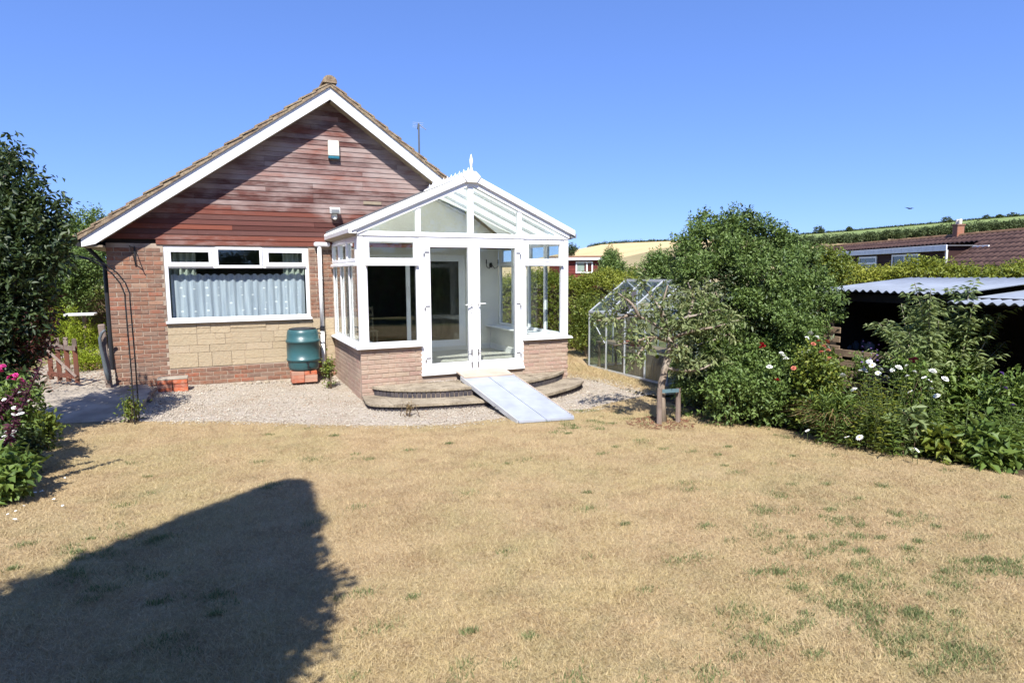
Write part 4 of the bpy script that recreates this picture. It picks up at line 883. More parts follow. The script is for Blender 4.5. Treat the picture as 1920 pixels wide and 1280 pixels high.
for (px, py, dd, R) in [(1140, 560, .1, .22), (1170, 545, .1, .2), (1120, 575, .0, .16), (1205, 540, .2, .2), (1160, 605, -.1, .2), (1215, 610, -.2, .2), (1330, 585, -.3, .26), (1370, 600, -.3, .2), (1300, 560, -.2, .2), (1270, 560, -.3, .18), (1340, 560, -.1, .2), (1290, 610, -.3, .22), (1310, 545, 0, .2), (1200, 672, -.25, .13), (1225, 655, -.2, .12), (1275, 590, -.4, .2), (1345, 625, -.3, .2), (1230, 585, .0, .18), (1255, 610, -.3, .2), (1280, 635, -.3, .18)]:
    lob.append((ad(px, py, dd), np.array([R, R, R * .8])))
V, F, q = crown(lob, 2500, .088, .36, r, twig=.13, per=7, shell=.15, upb=.2, droop=.25); npmesh('crown', V, F, M['lf_apple'], ap, q)
mb = MB()
ma = MB(); ma.lathe([(.012, 0), (.03, .015), (.032, .035), (.02, .055)], (0, 0, 0), 8)
for (px, py, dd) in [(1232, 668, -.1), (1310, 640, -.3), (1180, 620, -.2), (1345, 640, -.3)]:
    c = ad(px, py, dd); mb = MB(); mb.lathe([(.010, -.028), (.028, -.015), (.03, .008), (.015, .026)], tuple(c), 9); mb.build('apple', M['lf_gold'], ap, True)
for k, (px, py, pt, lb) in enumerate([(1236, 795, (1237, 728), 'short round timber stake left of the apple trunk'), (1271, 791, (1272, 727), 'short round timber stake right of the apple trunk')]):
    a = G(px, py); dd = float((a - CAM) @ CF); tpt = D(pt[0], pt[1], dd); mb = MB(); mb.tube([tuple(a - np.array([0, 0, .1])), tuple((a + tpt) / 2), tuple(tpt)], [.037, .036, .035], 10); tag(mb.build('tree_stake', M['oldwood']), lb, 'stake', 'stakes at the apple tree')
a = ad(1236, 733, -.12); b = ad(1273, 731, -.12); c1 = ad(1273, 731, .05); d1 = ad(1236, 733, .06)
mb = MB(); up = np.array([0, 0, .02]); lo = -up * 1.5
for u, v in ((a, b), (b, c1), (c1, d1), (d1, a)):
    mb.add([tuple(u + lo), tuple(v + lo), tuple(v + up), tuple(u + up)], [(0, 1, 2, 3)])
o = mb.build('tree_tie', M['rubber']); sm = o.modifiers.new('thick', 'SOLIDIFY'); sm.thickness = .006; tag(o, 'blue grey rubber strap tying the apple tree to its stakes', 'tree tie')
# ---- greenhouse
GX, GY0, GY1 = 5.5, -.72, 1.97; GW = 1.92; gz = -.29; EH = 1.25; RH = 1.94
gh = thing('greenhouse', 'small aluminium framed glass greenhouse behind the apple tree', 'greenhouse', (GX + GW / 2, (GY0 + GY1) / 2, gz))
ny = 4; ysp = np.linspace(GY0, GY1, ny + 1); XM2 = GX + GW / 2
def bar(name, a, b, w=.022):
    mb = MB(); mb.tube([a, b], w * .7, 4); return mb.build(name, M['alu'], gh)
for y in ysp:
    for x in (GX, GX + GW): bar('upright', (x, y, gz), (x, y, gz + EH), .03)
    for x in (GX, GX + GW): bar('roof_bar', (x, y, gz + EH), (XM2, y, gz + RH), .026)
for x in (GX, GX + GW): bar('eaves_rail', (x, GY0, gz + EH), (x, GY1, gz + EH), .045); bar('base_rail', (x, GY0, gz + .03), (x, GY1, gz + .03), .04)
bar('ridge_rail', (XM2, GY0, gz + RH), (XM2, GY1, gz + RH), .055)
for y in (GY0, GY1):
    bar('end_rail', (GX, y, gz + EH), (GX + GW, y, gz + EH), .03); bar('base_rail', (GX, y, gz + .03), (GX + GW, y, gz + .03), .04)
    for x in (GX + GW * .33, GX + GW * .67): bar('end_upright', (x, y, gz), (x, y, gz + EH + .45), .024)
bar('brace', (GX, GY1, gz + EH - .05), (GX, GY1 - .62, gz + .6), .02); bar('brace', (GX + GW, GY1, gz + EH - .05), (GX + GW, GY1 - .62, gz + .6), .02)
for a, b in zip(ysp[:-1], ysp[1:]):
    for x in (GX, GX + GW):
        mb = MB(); mb.box(x - .002, x + .002, a + .015, b - .015, gz + .04, gz + EH - .02); mb.build('pane', M['ghglass'], gh)
    for sx, (xa, xb) in ((0, (GX, XM2)), (1, (GX + GW, XM2))):
        for (t0, t1) in ((.03, .52), (.53, .97)):
            xs0 = xa + (xb - xa) * t0; xs1 = xa + (xb - xa) * t1; z0 = gz + EH + (RH - EH) * t0; z1 = gz + EH + (RH - EH) * t1
            mb = MB(); mb.add([(xs0, a + .015, z0), (xs0, b - .015, z0), (xs1, b - .015, z1), (xs1, a + .015, z1)], [(0, 1, 2, 3)]); mb.build('roof_pane', M['ghglass'], gh)
for y in (GY0, GY1):
    for xa, xb in ((GX, GX + GW * .33), (GX + GW * .33, GX + GW * .67), (GX + GW * .67, GX + GW)):
        mb = MB(); mb.box(xa + .015, xb - .015, y - .002, y + .002, gz + .04, gz + EH - .02); mb.build('pane', M['ghglass'], gh)
# plank bench inside
bn = thing('potting_bench', 'grey plank bench standing inside the greenhouse', 'bench', (GX + .3, .7, gz))
for k in range(4):
    x = GX + .1 + k * .14; mb = MB(); mb.box(x, x + .13, GY0 + .15, GY1 - .1, gz + .575, gz + .60, .003); mb.build('bench_board', M['fencewood'], bn)
for y in (GY0 + .2, .7, GY1 - .2):
    for x in (GX + .13, GX + .58): mb = MB(); mb.box(x, x + .045, y, y + .045, gz, gz + .574, .003); mb.build('leg', M['fencewood'], bn)
fb = thing('board_panel_in_greenhouse', 'row of upright weathered boards below the greenhouse bench', 'boards', (GX + .07, 0, gz))
y = GY0 + .06
while y < .75:
    w = random.uniform(.085, .12); mb = MB(); hh = random.uniform(.50, .56); mb.box(GX + .055, GX + .075, y, y + w - .006, gz + .01, gz + hh, .003); mb.build('board', M['fencewood'], fb, loc=(GX + .06, y, gz)); y += w
for (y, mat, nm, lb, s_) in ((.95, 'terra', 'seed_tray', 'red plastic pot tray on the greenhouse bench, left one', 1.0), (.62, 'terra', 'seed_tray', 'red plastic pot tray on the greenhouse bench, right one', 1.0), (.64, 'greenp', 'plant_pot', 'dark green pot standing in a red tray in the greenhouse', .8)):
    mb = MB(); z0 = gz + .60 + (.055 if nm == 'plant_pot' else 0)
    if nm == 'seed_tray': mb.lathe([(.085, 0), (.125, .075), (.13, .08), (.118, .08), (.08, .01)], (GX + .25, y, z0), 14)
    else: mb.lathe([(.07, 0), (.095, .16), (.1, .17), (.09, .17), (.065, .02)], (GX + .25, y, z0), 14)
    tag(mb.build(nm, M[mat], None, True), lb, 'pot', 'pots on the greenhouse bench')

def onX(px, py, X):
    r_ = ray(px, py); return CAM + r_ * ((X - CAM[0]) / r_[0])
def onY(px, py, Y):
    r_ = ray(px, py); return CAM + r_ * ((Y - CAM[1]) / r_[1])
# ------------------------------------------------------------------ open shed on the right
SX = 6.95; sz = -.3
shed = thing('open_shed', 'low dark open fronted timber shed with corrugated roof', 'shed', (8.0, -5.2, sz))
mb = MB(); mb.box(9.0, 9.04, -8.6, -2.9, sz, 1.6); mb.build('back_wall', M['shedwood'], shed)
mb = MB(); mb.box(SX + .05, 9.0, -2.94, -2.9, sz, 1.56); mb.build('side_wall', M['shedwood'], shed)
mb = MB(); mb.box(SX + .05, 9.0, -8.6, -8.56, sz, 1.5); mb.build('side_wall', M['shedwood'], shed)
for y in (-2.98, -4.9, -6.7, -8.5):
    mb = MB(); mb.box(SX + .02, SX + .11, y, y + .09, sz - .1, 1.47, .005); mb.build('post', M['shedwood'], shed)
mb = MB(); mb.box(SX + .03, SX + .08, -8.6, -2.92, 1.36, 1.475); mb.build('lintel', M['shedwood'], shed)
def corrugated(x0, x1, y0, y1, z0, z1, pitch=.12, amp=.019, nu=8):
    n = int((y1 - y0) / pitch * nu) + 1; ys_ = np.linspace(y0, y1, n); w = amp * np.sin((ys_ - y0) / pitch * 2 * np.pi)
    V = []; F = []
    for k, (x, z) in enumerate(((x0, z0), (x1, z1))):
        for h in (0, -.008): V.append(np.stack([np.full(n, x), ys_, z + w + h], 1))
    V = np.concatenate(V); a = np.arange(n - 1)
    q = lambda i, j: np.stack([a + i * n, a + 1 + i * n, a + 1 + j * n, a + j * n], 1)
    return V, np.concatenate([q(0, 2), q(3, 1), q(1, 0), q(2, 3)])
for (y0, y1, dx, z0, z1) in ((-3.85, -2.8, -.10, 1.535, 1.70), (-4.82, -3.83, -.11, 1.528, 1.705), (-5.05, -4.80, -.09, 1.55, 1.71)):
    V, F = corrugated(SX + dx, 9.15, y0, y1, z0, z1); npmesh('roof_sheet', V, F, M['corr'], shed, None, 4, smooth=True)
for (y0, y1, dx, z0, z1) in ((-5.98, -4.95, -.36, 1.425, 1.585), (-7.0, -5.96, -.37, 1.42, 1.58), (-8.0, -6.98, -.36, 1.425, 1.585), (-8.9, -7.98, -.37, 1.42, 1.58)):
    V, F = corrugated(SX + dx, 9.1, y0, y1, z0, z1); npmesh('roof_sheet', V, F, M['corr'], shed, None, 4, smooth=True)
# pallet front: horizontal slats
pal = thing('pallet_bin', 'weathered pallet slats forming a bin in front of the shed', 'pallet', (6.5, -3.7, sz))
a = onX(1566, 652, 6.55); b = onX(1700, 655, 6.55)
for k in range(4):
    z = a[2] - .01 - k * .155; mb = MB(); mb.box(6.54, 6.56, b[1] - .4, a[1], z - .105, z, .004); mb.build('slat', M['pallet'], pal, loc=(6.55, a[1], z))
c = onX(1576, 614, 6.57); e_ = onX(1500, 616, 6.57)
for k in range(3):
    z = c[2] - k * .14; mb = MB(); mb.box(6.565, 6.585, c[1], e_[1], z - .09, z, .004); mb.build('slat', M['pallet'], pal, loc=(6.57, c[1], z))
for y in (a[1] + .01, (a[1] + b[1]) / 2, b[1] - .3):
    mb = MB(); mb.box(6.59, 6.67, y - .05, y + .04, sz, a[2] - .02, .004); mb.build('block_post', M['pallet'], pal)
for (px, py, w, h_, mat, lb) in ((1592, 648, .07, .10, 'bag', 'blue grey plastic tub standing behind the pallet slats'), (1604, 648, .06, .16, 'bag', 'tall blue grey can standing behind the pallet slats'), (1630, 648, .08, .14, 'grey', 'pale grey box-like tub behind the pallet slats'), (1617, 646, .03, .17, 'bag', 'narrow blue grey bottle behind the pallet slats')):
    q = onX(px, py + 2, 7.5); mb = MB(); mb.lathe([(w * .8, 0), (w, .01), (w, h_ * .7), (w * .5, h_ * .85), (w * .45, h_), (w * .3, h_)], (q[0], q[1], q[2] - .06), 12); tag(mb.build('garden_tub', M[mat], None, True), lb, 'tub', 'tubs kept in the open shed')
mb = MB(); q = onX(1610, 651, 7.5); mb.box(7.3, 7.8, q[1] - .7, q[1] + .7, q[2] - .1, q[2] - .07); tag(mb.build('shelf_board', M['shedwood']), 'dark shelf board inside the open shed behind the slats', 'shelf')

# ------------------------------------------------------------------ planting in the right border
def stems(par, base, tips, r0, mat, name='stems', sag=.1, rr=random):
    mb = MB()
    for t_ in tips:
        b_ = np.array(base) + np.array([rr.gauss(0, .06), rr.gauss(0, .06), 0]); mid = b_ * .45 + np.array(t_) * .55 + np.array([rr.gauss(0, .03), rr.gauss(0, .03), sag]); mb.tube([tuple(b_), tuple(mid), tuple(t_)], [r0, r0 * .8, r0 * .45], 5)
    return mb.build(name, M[mat], par)
def stemleaves(base, tip, n, L, ratio, r, droop=.4, t0=.15, bow=.1):
    base = np.array(base); tip = np.array(tip); t = np.linspace(t0, 1, n)[:, None] + r.normal(size=(n, 1)) * .01; mid = base * .45 + tip * .55 + np.array([0, 0, bow])
    P = (1 - t) ** 2 * base + 2 * t * (1 - t) * mid + t ** 2 * tip
    T = unit(np.repeat((tip - base)[None], n, 0)); az = np.arange(n) * 2.4 + r.uniform(0, 6); S = np.stack([np.cos(az), np.sin(az), 0 * az], 1)
    A = unit(S + T * .35 + np.array([0, 0, -droop + .3]) * r.uniform(.3, 1.2, (n, 1))); N = unit(np.array([0, 0, 1.]) + r.normal(size=(n, 3)) * .25 - A * .2); Ls = L * r.uniform(.6, 1.15, n) * (1.1 - .45 * t[:, 0])
    v, f = leaves_from(P, A, N, Ls, Ls * ratio, r, bend=.35); return v, f, np.repeat(np.clip(r.uniform(0, .7, n) + .35 * t[:, 0], 0, 1), 4)
# tall lance leaved shrub
bd0 = G(1760, 800); bdd = float((bd0 - CAM) @ CF)
bd = thing('lance_leaved_shrub', 'tall grey green lance leaved shrub before the shed roof', 'shrub', tuple(bd0)); r = np.random.default_rng(41); parts = []; tips = []
for (px, py) in [(1715, 530), (1735, 560), (1800, 560), (1705, 625), (1675, 615), (1695, 660), (1755, 640), (1845, 640), (1815, 600), (1790, 610), (1770, 660), (1820, 700), (1745, 545), (1778, 540), (1818, 540), (1690, 570), (1665, 600), (1648, 605), (1700, 600), (1760, 600), (1790, 580), (1825, 570), (1850, 600), (1875, 590), (1885, 640), (1860, 650), (1720, 640), (1680, 640), (1740, 660), (1780, 640), (1810, 630), (1840, 680), (1700, 690), (1660, 660), (1770, 700), (1830, 720), (1870, 700), (1750, 620), (1800, 670), (1730, 580), (1768, 565)]:
    t_ = D(px, py, bdd + r.normal() * .28 - .1); tips.append(t_); b_ = bd0 + r.normal(size=3) * np.array([.1, .1, 0]); parts.append(stemleaves(b_, t_, 80, .17, .27, r, .55, .2))
    for _ in range(7):
        f_ = r.uniform(.35, .92); o_ = b_ + (t_ - b_) * f_; e_ = o_ + np.array([r.normal() * .18, r.normal() * .18, .12 + r.uniform(0, .15)]); parts.append(stemleaves(o_, e_, 14, .15, .26, r, .5, .2, .02))
V, F, q = merge(parts); npmesh('leaves', V, F, M['lf_budd'], bd, q); stems(bd, bd0, tips, .010, 'pstem')
addcrown(bd, [(D(1760, 720, bdd), np.array([.55, .45, .5]))], 3500, .11, .4, 'lf_bed', 42, 'inner_leaves', per=6, shell=.1)
def bush(name, label, cat, px, py, d, R, n, leaf, ratio, mat, seed, group=None, dd=None, **kw):
    c = D(px, py, d); b_ = np.array([c[0], c[1], float(g(c[0], c[1]))]); o = thing(name, label, cat, tuple(b_), group)
    R = np.array(R); lb = lobes_fill(c, R * .95, 20, float(R.mean()) * .34, seed); lb.append((c, R * .7)); low = np.array([c[0], c[1], (c[2] + b_[2]) / 2]); lb.append((low, np.array([R[0] * .8, R[1] * .8, max(.1, (c[2] - b_[2]) * .55)])))
    addcrown(o, lb, n, leaf, ratio, mat, seed, 'leaves', **kw)
    rr = random.Random(seed); tp = [tuple(c + np.array([rr.gauss(0, R[0] * .4), rr.gauss(0, R[1] * .4), rr.uniform(0, R[2] * .6)])) for _ in range(8)]
    stems(o, b_, tp, .006, 'stemb', rr=rr); return o, c
def flower(par, p, mat, s, kind='double', look=None):
    """a bloom: layered petals facing the camera side and up"""
    r_ = random.Random(int(abs(p[0] * 977 + p[2] * 3131) * 10)); key = (mat, kind)
    if key not in BM:
        mb = MB(); rr = random.Random(9)
        if kind == 'daisy':
            for k in range(14):
                a = k * 2 * math.pi / 14; c_, s_ = math.cos(a), math.sin(a); w = .16
                mb.add([(c_ * .2, s_ * .2, .02), (c_ * .65 - s_ * w, s_ * .65 + c_ * w, .08), (c_, s_, .0), (c_ * .65 + s_ * w, s_ * .65 - c_ * w, .08)], [(0, 3, 2, 1)])
        else:
            for ring, (nn, rad, hh) in enumerate(((8, 1.0, .05), (7, .75, .3), (5, .5, .5), (4, .28, .62))):
                for k in range(nn):
                    a = k * 2 * math.pi / nn + ring * .5; c_, s_ = math.cos(a), math.sin(a); w = .42 * rad
                    mb.add([(c_ * rad * .15, s_ * rad * .15, hh * .4), (c_ * rad * .7 - s_ * w, s_ * rad * .7 + c_ * w, hh), (c_ * rad, s_ * rad, hh + .12 - .1 * ring * 0), (c_ * rad * .7 + s_ * w, s_ * rad * .7 - c_ * w, hh)], [(0, 3, 2, 1)])
        me = bpy.data.meshes.new('flower'); me.from_pydata(mb.v, [], mb.f); me.materials.append(M[mat]); BM[key] = me
    o = link('flower', BM[key], par, tuple(p)); o.scale = (s, s, s); o.rotation_euler = (r_.uniform(.1, .8), r_.uniform(-.4, .3), r_.uniform(0, 6.3))
    if kind == 'daisy':
        if 'eye' not in BM:
            mb = MB(); mb.lathe([(.2, 0), (.24, .06), (.15, .13), (.02, .15)], (0, 0, 0), 8); me = bpy.data.meshes.new('flower_eye'); me.from_pydata(mb.v, [], mb.f); me.materials.append(M['petaly']); BM['eye'] = me
        e = bpy.data.objects.new('flower_eye', BM['eye']); COL.objects.link(e); e.parent = o; OFF[e.name] = Vector(p)
    return o
# daisies in four clumps
fl = [(425, 430), (485, 425), (445, 403), (533, 467), (272, 520), (300, 555), (437, 510), (470, 567), (800, 572), (818, 592), (930, 551), (853, 640), (940, 622), (1025, 598), (1070, 636), (745, 630), (640, 655), (710, 740), (1180, 630), (1128, 665), (1165, 685), (1253, 677), (1172, 737), (1205, 778), (1045, 750), (905, 660), (1030, 662), (870, 620), (770, 625), (975, 608), (201, 604), (405, 520), (285, 540)]
clump = {}
for (zx, zy) in fl:
    px, py = 1380 + zx / 3.2, 500 + zy / 3.2; k = 0 if px < 1535 else (1 if px < 1660 else (2 if px < 1715 else 3)); clump.setdefault(k, []).append((px, py))
cl = {0: ('white double daisies rising beside the coral rose', 1500, 800, 8.3), 1: ('white daisy clump in front of the pallet slats', 1630, 820, 7.7), 2: ('white daisy clump below the dark red bloom', 1690, 830, 7.5), 3: ('white daisy clump at the foot of the lance leaved shrub', 1750, 835, 7.2)}
r = np.random.default_rng(51)
for k, (lb, bx, by, dd) in cl.items():
    b_ = D(bx, by, dd); b_[2] = float(g(b_[0], b_[1])); o = thing('daisy_plant', lb, 'daisy', tuple(b_), 'white daisies of the right border'); parts = []; tips = []
    for (px, py) in clump[k]:
        p_ = D(px, py, dd - .1 + r.normal() * .1); tips.append(tuple(p_)); flower(o, p_ + np.array([0, 0, .004]), 'petalw', .030 + r.uniform(0, .016), 'double' if r.uniform() < .75 else 'daisy')
        parts.append(stemleaves(b_ + r.normal(size=3) * np.array([.1, .1, 0]), p_, 26, .085, .22, r, .35, .05))
    for _ in range(24):
        t_ = b_ + np.array([r.normal() * .2, r.normal() * .2, r.uniform(.25, .62)]); parts.append(stemleaves(b_ + r.normal(size=3) * np.array([.16, .16, 0]), t_, 20, .10, .2, r, .3, .05))
    V, F, q = merge(parts); npmesh('leaves', V, F, M['lf_bed'], o, q); stems(o, b_, tips, .004, 'stem', rr=random.Random(k))
# upright leafy perennials
for k, (px, py, dd, n, hh, lb) in enumerate([(1590, 830, 7.35, 20, .55, 'dense upright narrow leaved perennial at the border front, left of the phlox stand'), (1650, 845, 7.1, 30, .76, 'dense upright narrow leaved perennial in the middle of the border'), (1705, 850, 6.95, 16, .42, 'dense upright narrow leaved perennial nearest the lance leaved shrub'), (1830, 850, 6.7, 24, .5, 'tall leafy perennial at the right end of the border'), (1890, 830, 6.9, 20, .6, 'shaded leafy perennial by the right picture edge')]):
    b_ = D(px, py, dd); b_[2] = float(g(b_[0], b_[1])); o = thing('leafy_perennial', lb, 'perennial', tuple(b_), 'upright perennials of the right border'); parts = []; tips = []
    for _ in range(n):
        s0 = b_ + r.normal(size=3) * np.array([.16, .16, 0]); t_ = s0 + np.array([r.normal() * .08, r.normal() * .08, hh * r.uniform(.65, 1.1)]); tips.append(tuple(t_)); parts.append(stemleaves(s0, t_, 22, .105, .2, r, .15, .1, 0))
    V, F, q = merge(parts); npmesh('leaves', V, F, M[['lf_bush', 'lf_hedge', 'lf_bed', 'lf_bed', 'lf_bush'][k]], o, q); stems(o, b_, tips[:30], .004, 'stem', sag=0, rr=random.Random(k))
# roses
o, c = bush('rose_bush', 'rose bush with coral blooms beside the pallet slats', 'rose', 1528, 705, 8.0, (.33, .3, .38), 4200, .06, .6, 'lf_hedge', 61, 'roses of the right border', per=6, shell=.2)
for (px, py) in [(1551, 640), (1545, 650), (1540, 660), (1553, 657), (1525, 645), (1488, 690), (1555, 672), (1535, 640)]: flower(o, D(px, py, 7.75), 'petalc', .034)
o, c = bush('rose_bush', 'dark leaved rose bush with two red blooms under the large shrub', 'rose', 1450, 720, 8.5, (.55, .45, .45), 7000, .055, .55, 'lf_bush', 62, 'roses of the right border', per=6, shell=.2)
for (px, py) in [(1428, 646), (1430, 650), (1457, 713)]: flower(o, D(px, py, 8.0), 'petalr', .045)
o, c = bush('rose_bush', 'low pale green rose bush beside the right apple stake', 'rose', 1375, 730, 8.55, (.5, .45, .35), 6500, .055, .55, 'lf_bush', 63, 'roses of the right border', per=6, shell=.2)
o, c = bush('red_bloom_plant', 'slender plant with one dark red bloom below the lance leaved shrub', 'plant', 1712, 700, 7.5, (.2, .2, .25), 700, .07, .4, 'lf_bed', 64, per=6, shell=.1)
for (px, py) in [(1709, 676), (1715, 674)]: flower(o, D(px, py, 7.1), 'petald', .045)
o, c = bush('violet_spire_plant', 'thin violet flowering spires in front of the pallet slats', 'plant', 1620, 690, 7.9, (.16, .16, .25), 500, .06, .3, 'lf_bed', 65, per=6, shell=.1)
for k in range(16): flower(o, D(1618 + (k % 3) * 14 + random.uniform(-2, 2), 640 + k * 3.2, 7.6), 'petalv', .012)
o, c = bush('violet_spire_plant', 'dark plant with violet flower at the right picture edge', 'plant', 1890, 740, 7.1, (.3, .3, .35), 1800, .08, .35, 'lf_bed', 66, per=6, shell=.1)
for (px, py) in [(1885, 728), (1878, 700), (1900, 760)]: flower(o, D(px, py, 6.8), 'petalv', .03)
# arching strap leaved plant, half withered
b_ = D(1562, 810, 7.55); b_[2] = float(g(b_[0], b_[1])); o = thing('strap_leaved_plant', 'arching half withered strap leaved clump at the border front', 'plant', tuple(b_)); V = []; F = []; n0 = 0; rn = []
for k in range(130):
    a = r.uniform(0, 6.28); L = r.uniform(.35, .75); w = r.uniform(.008, .014); dr = np.array([math.cos(a), math.sin(a), 0]); sd_ = np.array([-math.sin(a), math.cos(a), 0]); q0 = b_ + dr * r.uniform(0, .1); hh = L * r.uniform(.7, 1.0); rc_ = r.uniform(0, 1)
    for j in range(6):
        t_ = j / 5; c_ = q0 + dr * L * .75 * t_ ** 1.5 + np.array([0, 0, hh * (1.9 * t_ - 1.25 * t_ * t_)]); ww = w * (1 - t_ * .85); V += [c_ - sd_ * ww, c_ + sd_ * ww]; rn += [rc_, rc_]
    for j in range(5): a_ = n0 + j * 2; F += [(a_, a_ + 1, a_ + 3), (a_, a_ + 3, a_ + 2)]
    n0 += 12
npmesh('leaves', np.array(V), np.array(F), M['lf_dry'], o, np.array(rn)); addcrown(o, [(b_ + np.array([0, 0, .3]), np.array([.3, .3, .3]))], 900, .12, .15, 'lf_bed', 67, 'green_leaves', per=5, shell=.1, upb=1.0)
# broad leaved plants that break up the front of the border
for k, (px, py, d_, R3, n_, lf, mt, lb) in enumerate([(1765, 835, 6.75, (.2, .2, .17), 420, .13, 'lf_hedge', 'bright broad leaved plant below the right daisies'), (1855, 830, 6.5, (.26, .24, .24), 520, .15, 'lf_bed', 'broad leaved plant near the right end of the border'), (1560, 770, 7.6, (.2, .2, .2), 420, .10, 'lf_hedge', 'fresh green broad leaved plant beside the withered clump'), (1700, 790, 6.95, (.16, .16, .22), 300, .12, 'lf_budd', 'grey green broad leaved plant in the middle of the border')]):
    bush('border_plant', lb, 'plant', px, py, d_, R3, n_, lf, .42, mt, 68 + k * 100, 'broad leaved plants of the right border', per=4, shell=.2, bend=.4)
# ground cover along the edge
parts = []; r = np.random.default_rng(71)
for (px, py, R) in [(1300, 765, .3), (1345, 775, .32), (1400, 782, .34), (1450, 790, .34), (1500, 795, .32), (1545, 808, .26), (1740, 845, .34), (1780, 855, .36), (1820, 865, .34), (1860, 872, .34), (1900, 880, .34), (1720, 838, .28), (1935, 880, .4), (1680, 838, .2), (1620, 820, .2), (1290, 745, .3), (1905, 850, .45), (1850, 840, .45), (1960, 860, .5), (1480, 770, .4), (1400, 760, .4), (1330, 750, .4)]:
    q = G(px, py - 8); parts.append(crown([(q + np.array([.12, .06, .07]), np.array([R, R, R * r.uniform(.3, .55)]))], 800, r.uniform(.05, .095), r.uniform(.4, .7), r, per=5, shell=.1, twig=.09))
V, F, q = merge(parts); o = npmesh('ground_cover', V, F, M['lf_bed'], None, q); o['kind'] = 'stuff'; o['label'] = 'low leafy weeds along the edge of the right border'; o['category'] = 'ground cover'
for (zx, zy) in [(660, 927), (741, 1023), (665, 1020), (428, 982), (1060, 1090), (1088, 1100), (1250, 1055), (1392, 855), (1362, 1075), (1568, 1040)]:
    px, py = 1380 + zx / 3.2, 500 + zy / 3.2; q = G(px, py + 26); dd = float((q - CAM) @ CF); p_ = D(px, py, dd - .06); lbx = 'left' if px < 1620 else 'right'
    o = thing('small_daisy', 'low white daisy at the border edge, %s' % {660: 'beside the withered clump', 741: 'largest one with yellow eye', 665: 'left of the largest one', 428: 'furthest left', 1060: 'left one of the close pair', 1088: 'right one of the close pair', 1250: 'right of the close pair', 1392: 'high up under the lance leaved shrub', 1362: 'small one in the dark leaves', 1568: 'furthest right'}[zx], 'daisy', (q[0], q[1], q[2]), 'low daisies at the lawn edge')
    mb = MB(); mb.tube([tuple(q), tuple(p_)], .003, 5); mb.build('stem', M['stem'], o); flower(o, p_, 'petalw', .032 if zx != 741 else .045, 'daisy')
# ------------------------------------------------------------------ hedges and trees beyond
def hedge(name, label, pts, h, w, n, leaf, mat, seed, group=None, zb=-.4, low=True):
    """pts: (x,y) polyline of the foot; h = height of the clipped top above datum"""
    r_ = np.random.default_rng(seed); c = np.mean(np.array(pts), 0); o = thing(name, label, 'hedge', (c[0], c[1], zb), group); per = 7; k = n // per
    P = np.array(pts, float); seg = np.linalg.norm(P[1:] - P[:-1], axis=1); cum = np.concatenate([[0], np.cumsum(seg)]); t = r_.uniform(0, cum[-1], k); i = np.clip(np.searchsorted(cum, t) - 1, 0, len(seg) - 1); f = ((t - cum[i]) / seg[i])[:, None]
    q = P[i] * (1 - f) + P[i + 1] * f; d = unit(P[i + 1] - P[i]); nn = np.stack([-d[:, 1], d[:, 0]], 1)
    top = r_.uniform(0, 1, k) < .4; a = np.where(top, r_.uniform(-1, 1, k), np.sign(r_.normal(size=k)) * r_.uniform(.75, 1.05, k)); wob = .12 * np.sin(t * 2.1) + .08 * np.sin(t * 5.3)
    z = np.where(top, h + .10 * np.sin(t * 3.1) + .07 * r_.normal(size=k) - .25 * a * a, zb + (h - zb) * r_.uniform(.05, 1, k)); q = q + nn * ((a * w * .5) * (1 + .3 * wob))[:, None]
    O = np.stack([q[:, 0], q[:, 1], z], 1); T = unit(np.stack([nn[:, 0] * a, nn[:, 1] * a, np.where(top, .9, .35)], 1) + r_.normal(size=(k, 3)) * .4)
    tint = np.repeat(np.clip(.5 + .35 * np.sin(t * 1.3) + .25 * r_.normal(size=k), 0, 1), per); O = np.repeat(O, per, 0); T = np.repeat(T, per, 0); tt = np.tile(np.linspace(-.6, .6, per), k)[:, None]
    Pp = O + T * tt * leaf * 2.4; A = unit(T * .5 + unit(np.cross(T, r_.normal(size=T.shape))) * .8); N = unit(r_.normal(size=T.shape) * .5 + np.array([0, 0, .7]) + T * .4); L = leaf * r_.uniform(.6, 1.25, len(Pp)); V, F = leaves_from(Pp, A, N, L, L * .55, r_)
    npmesh('leaves', V, F, M[mat], o, np.repeat(np.clip(tint * .6 + r_.uniform(0, .4, len(Pp)), 0, 1), 4))
    mb = MB()
    for a_, b_2 in zip(P[:-1], P[1:]):
        d_ = (b_2 - a_) / np.linalg.norm(b_2 - a_); n_2 = np.array([-d_[1], d_[0]]) * w * .3; mb.add([(a_[0] - n_2[0], a_[1] - n_2[1], zb), (b_2[0] - n_2[0], b_2[1] - n_2[1], zb), (b_2[0] + n_2[0], b_2[1] + n_2[1], zb), (a_[0] + n_2[0], a_[1] + n_2[1], zb), (a_[0] - n_2[0], a_[1] - n_2[1], h - .3), (b_2[0] - n_2[0], b_2[1] - n_2[1], h - .3), (b_2[0] + n_2[0], b_2[1] + n_2[1], h - .3), (a_[0] + n_2[0], a_[1] + n_2[1], h - .3)], [(0, 3, 2, 1), (4, 5, 6, 7), (0, 1, 5, 4), (1, 2, 6, 5), (2, 3, 7, 6), (3, 0, 4, 7)])
    mb.build('twig_core', M['stemb'], o); return o
pt = lambda px, py, d: tuple(D(px, py, d)[:2])
hedge('privet_hedge', 'yellow green privet hedge behind the greenhouse', [pt(860, 560, 18.5), pt(1040, 560, 17.5), pt(1110, 560, 17), pt(1180, 560, 16)], float(D(1090, 520, 17)[2]), .9, 48000, .055, 'lf_gold', 81)
hedge('privet_hedge', 'bright golden hedge showing above the corrugated shed roof', [pt(1520, 510, 15.5), pt(1720, 510, 13.5), pt(1990, 510, 11.8)], float(D(1720, 504, 13.5)[2]), .9, 42000, .06, 'lf_gold', 82)
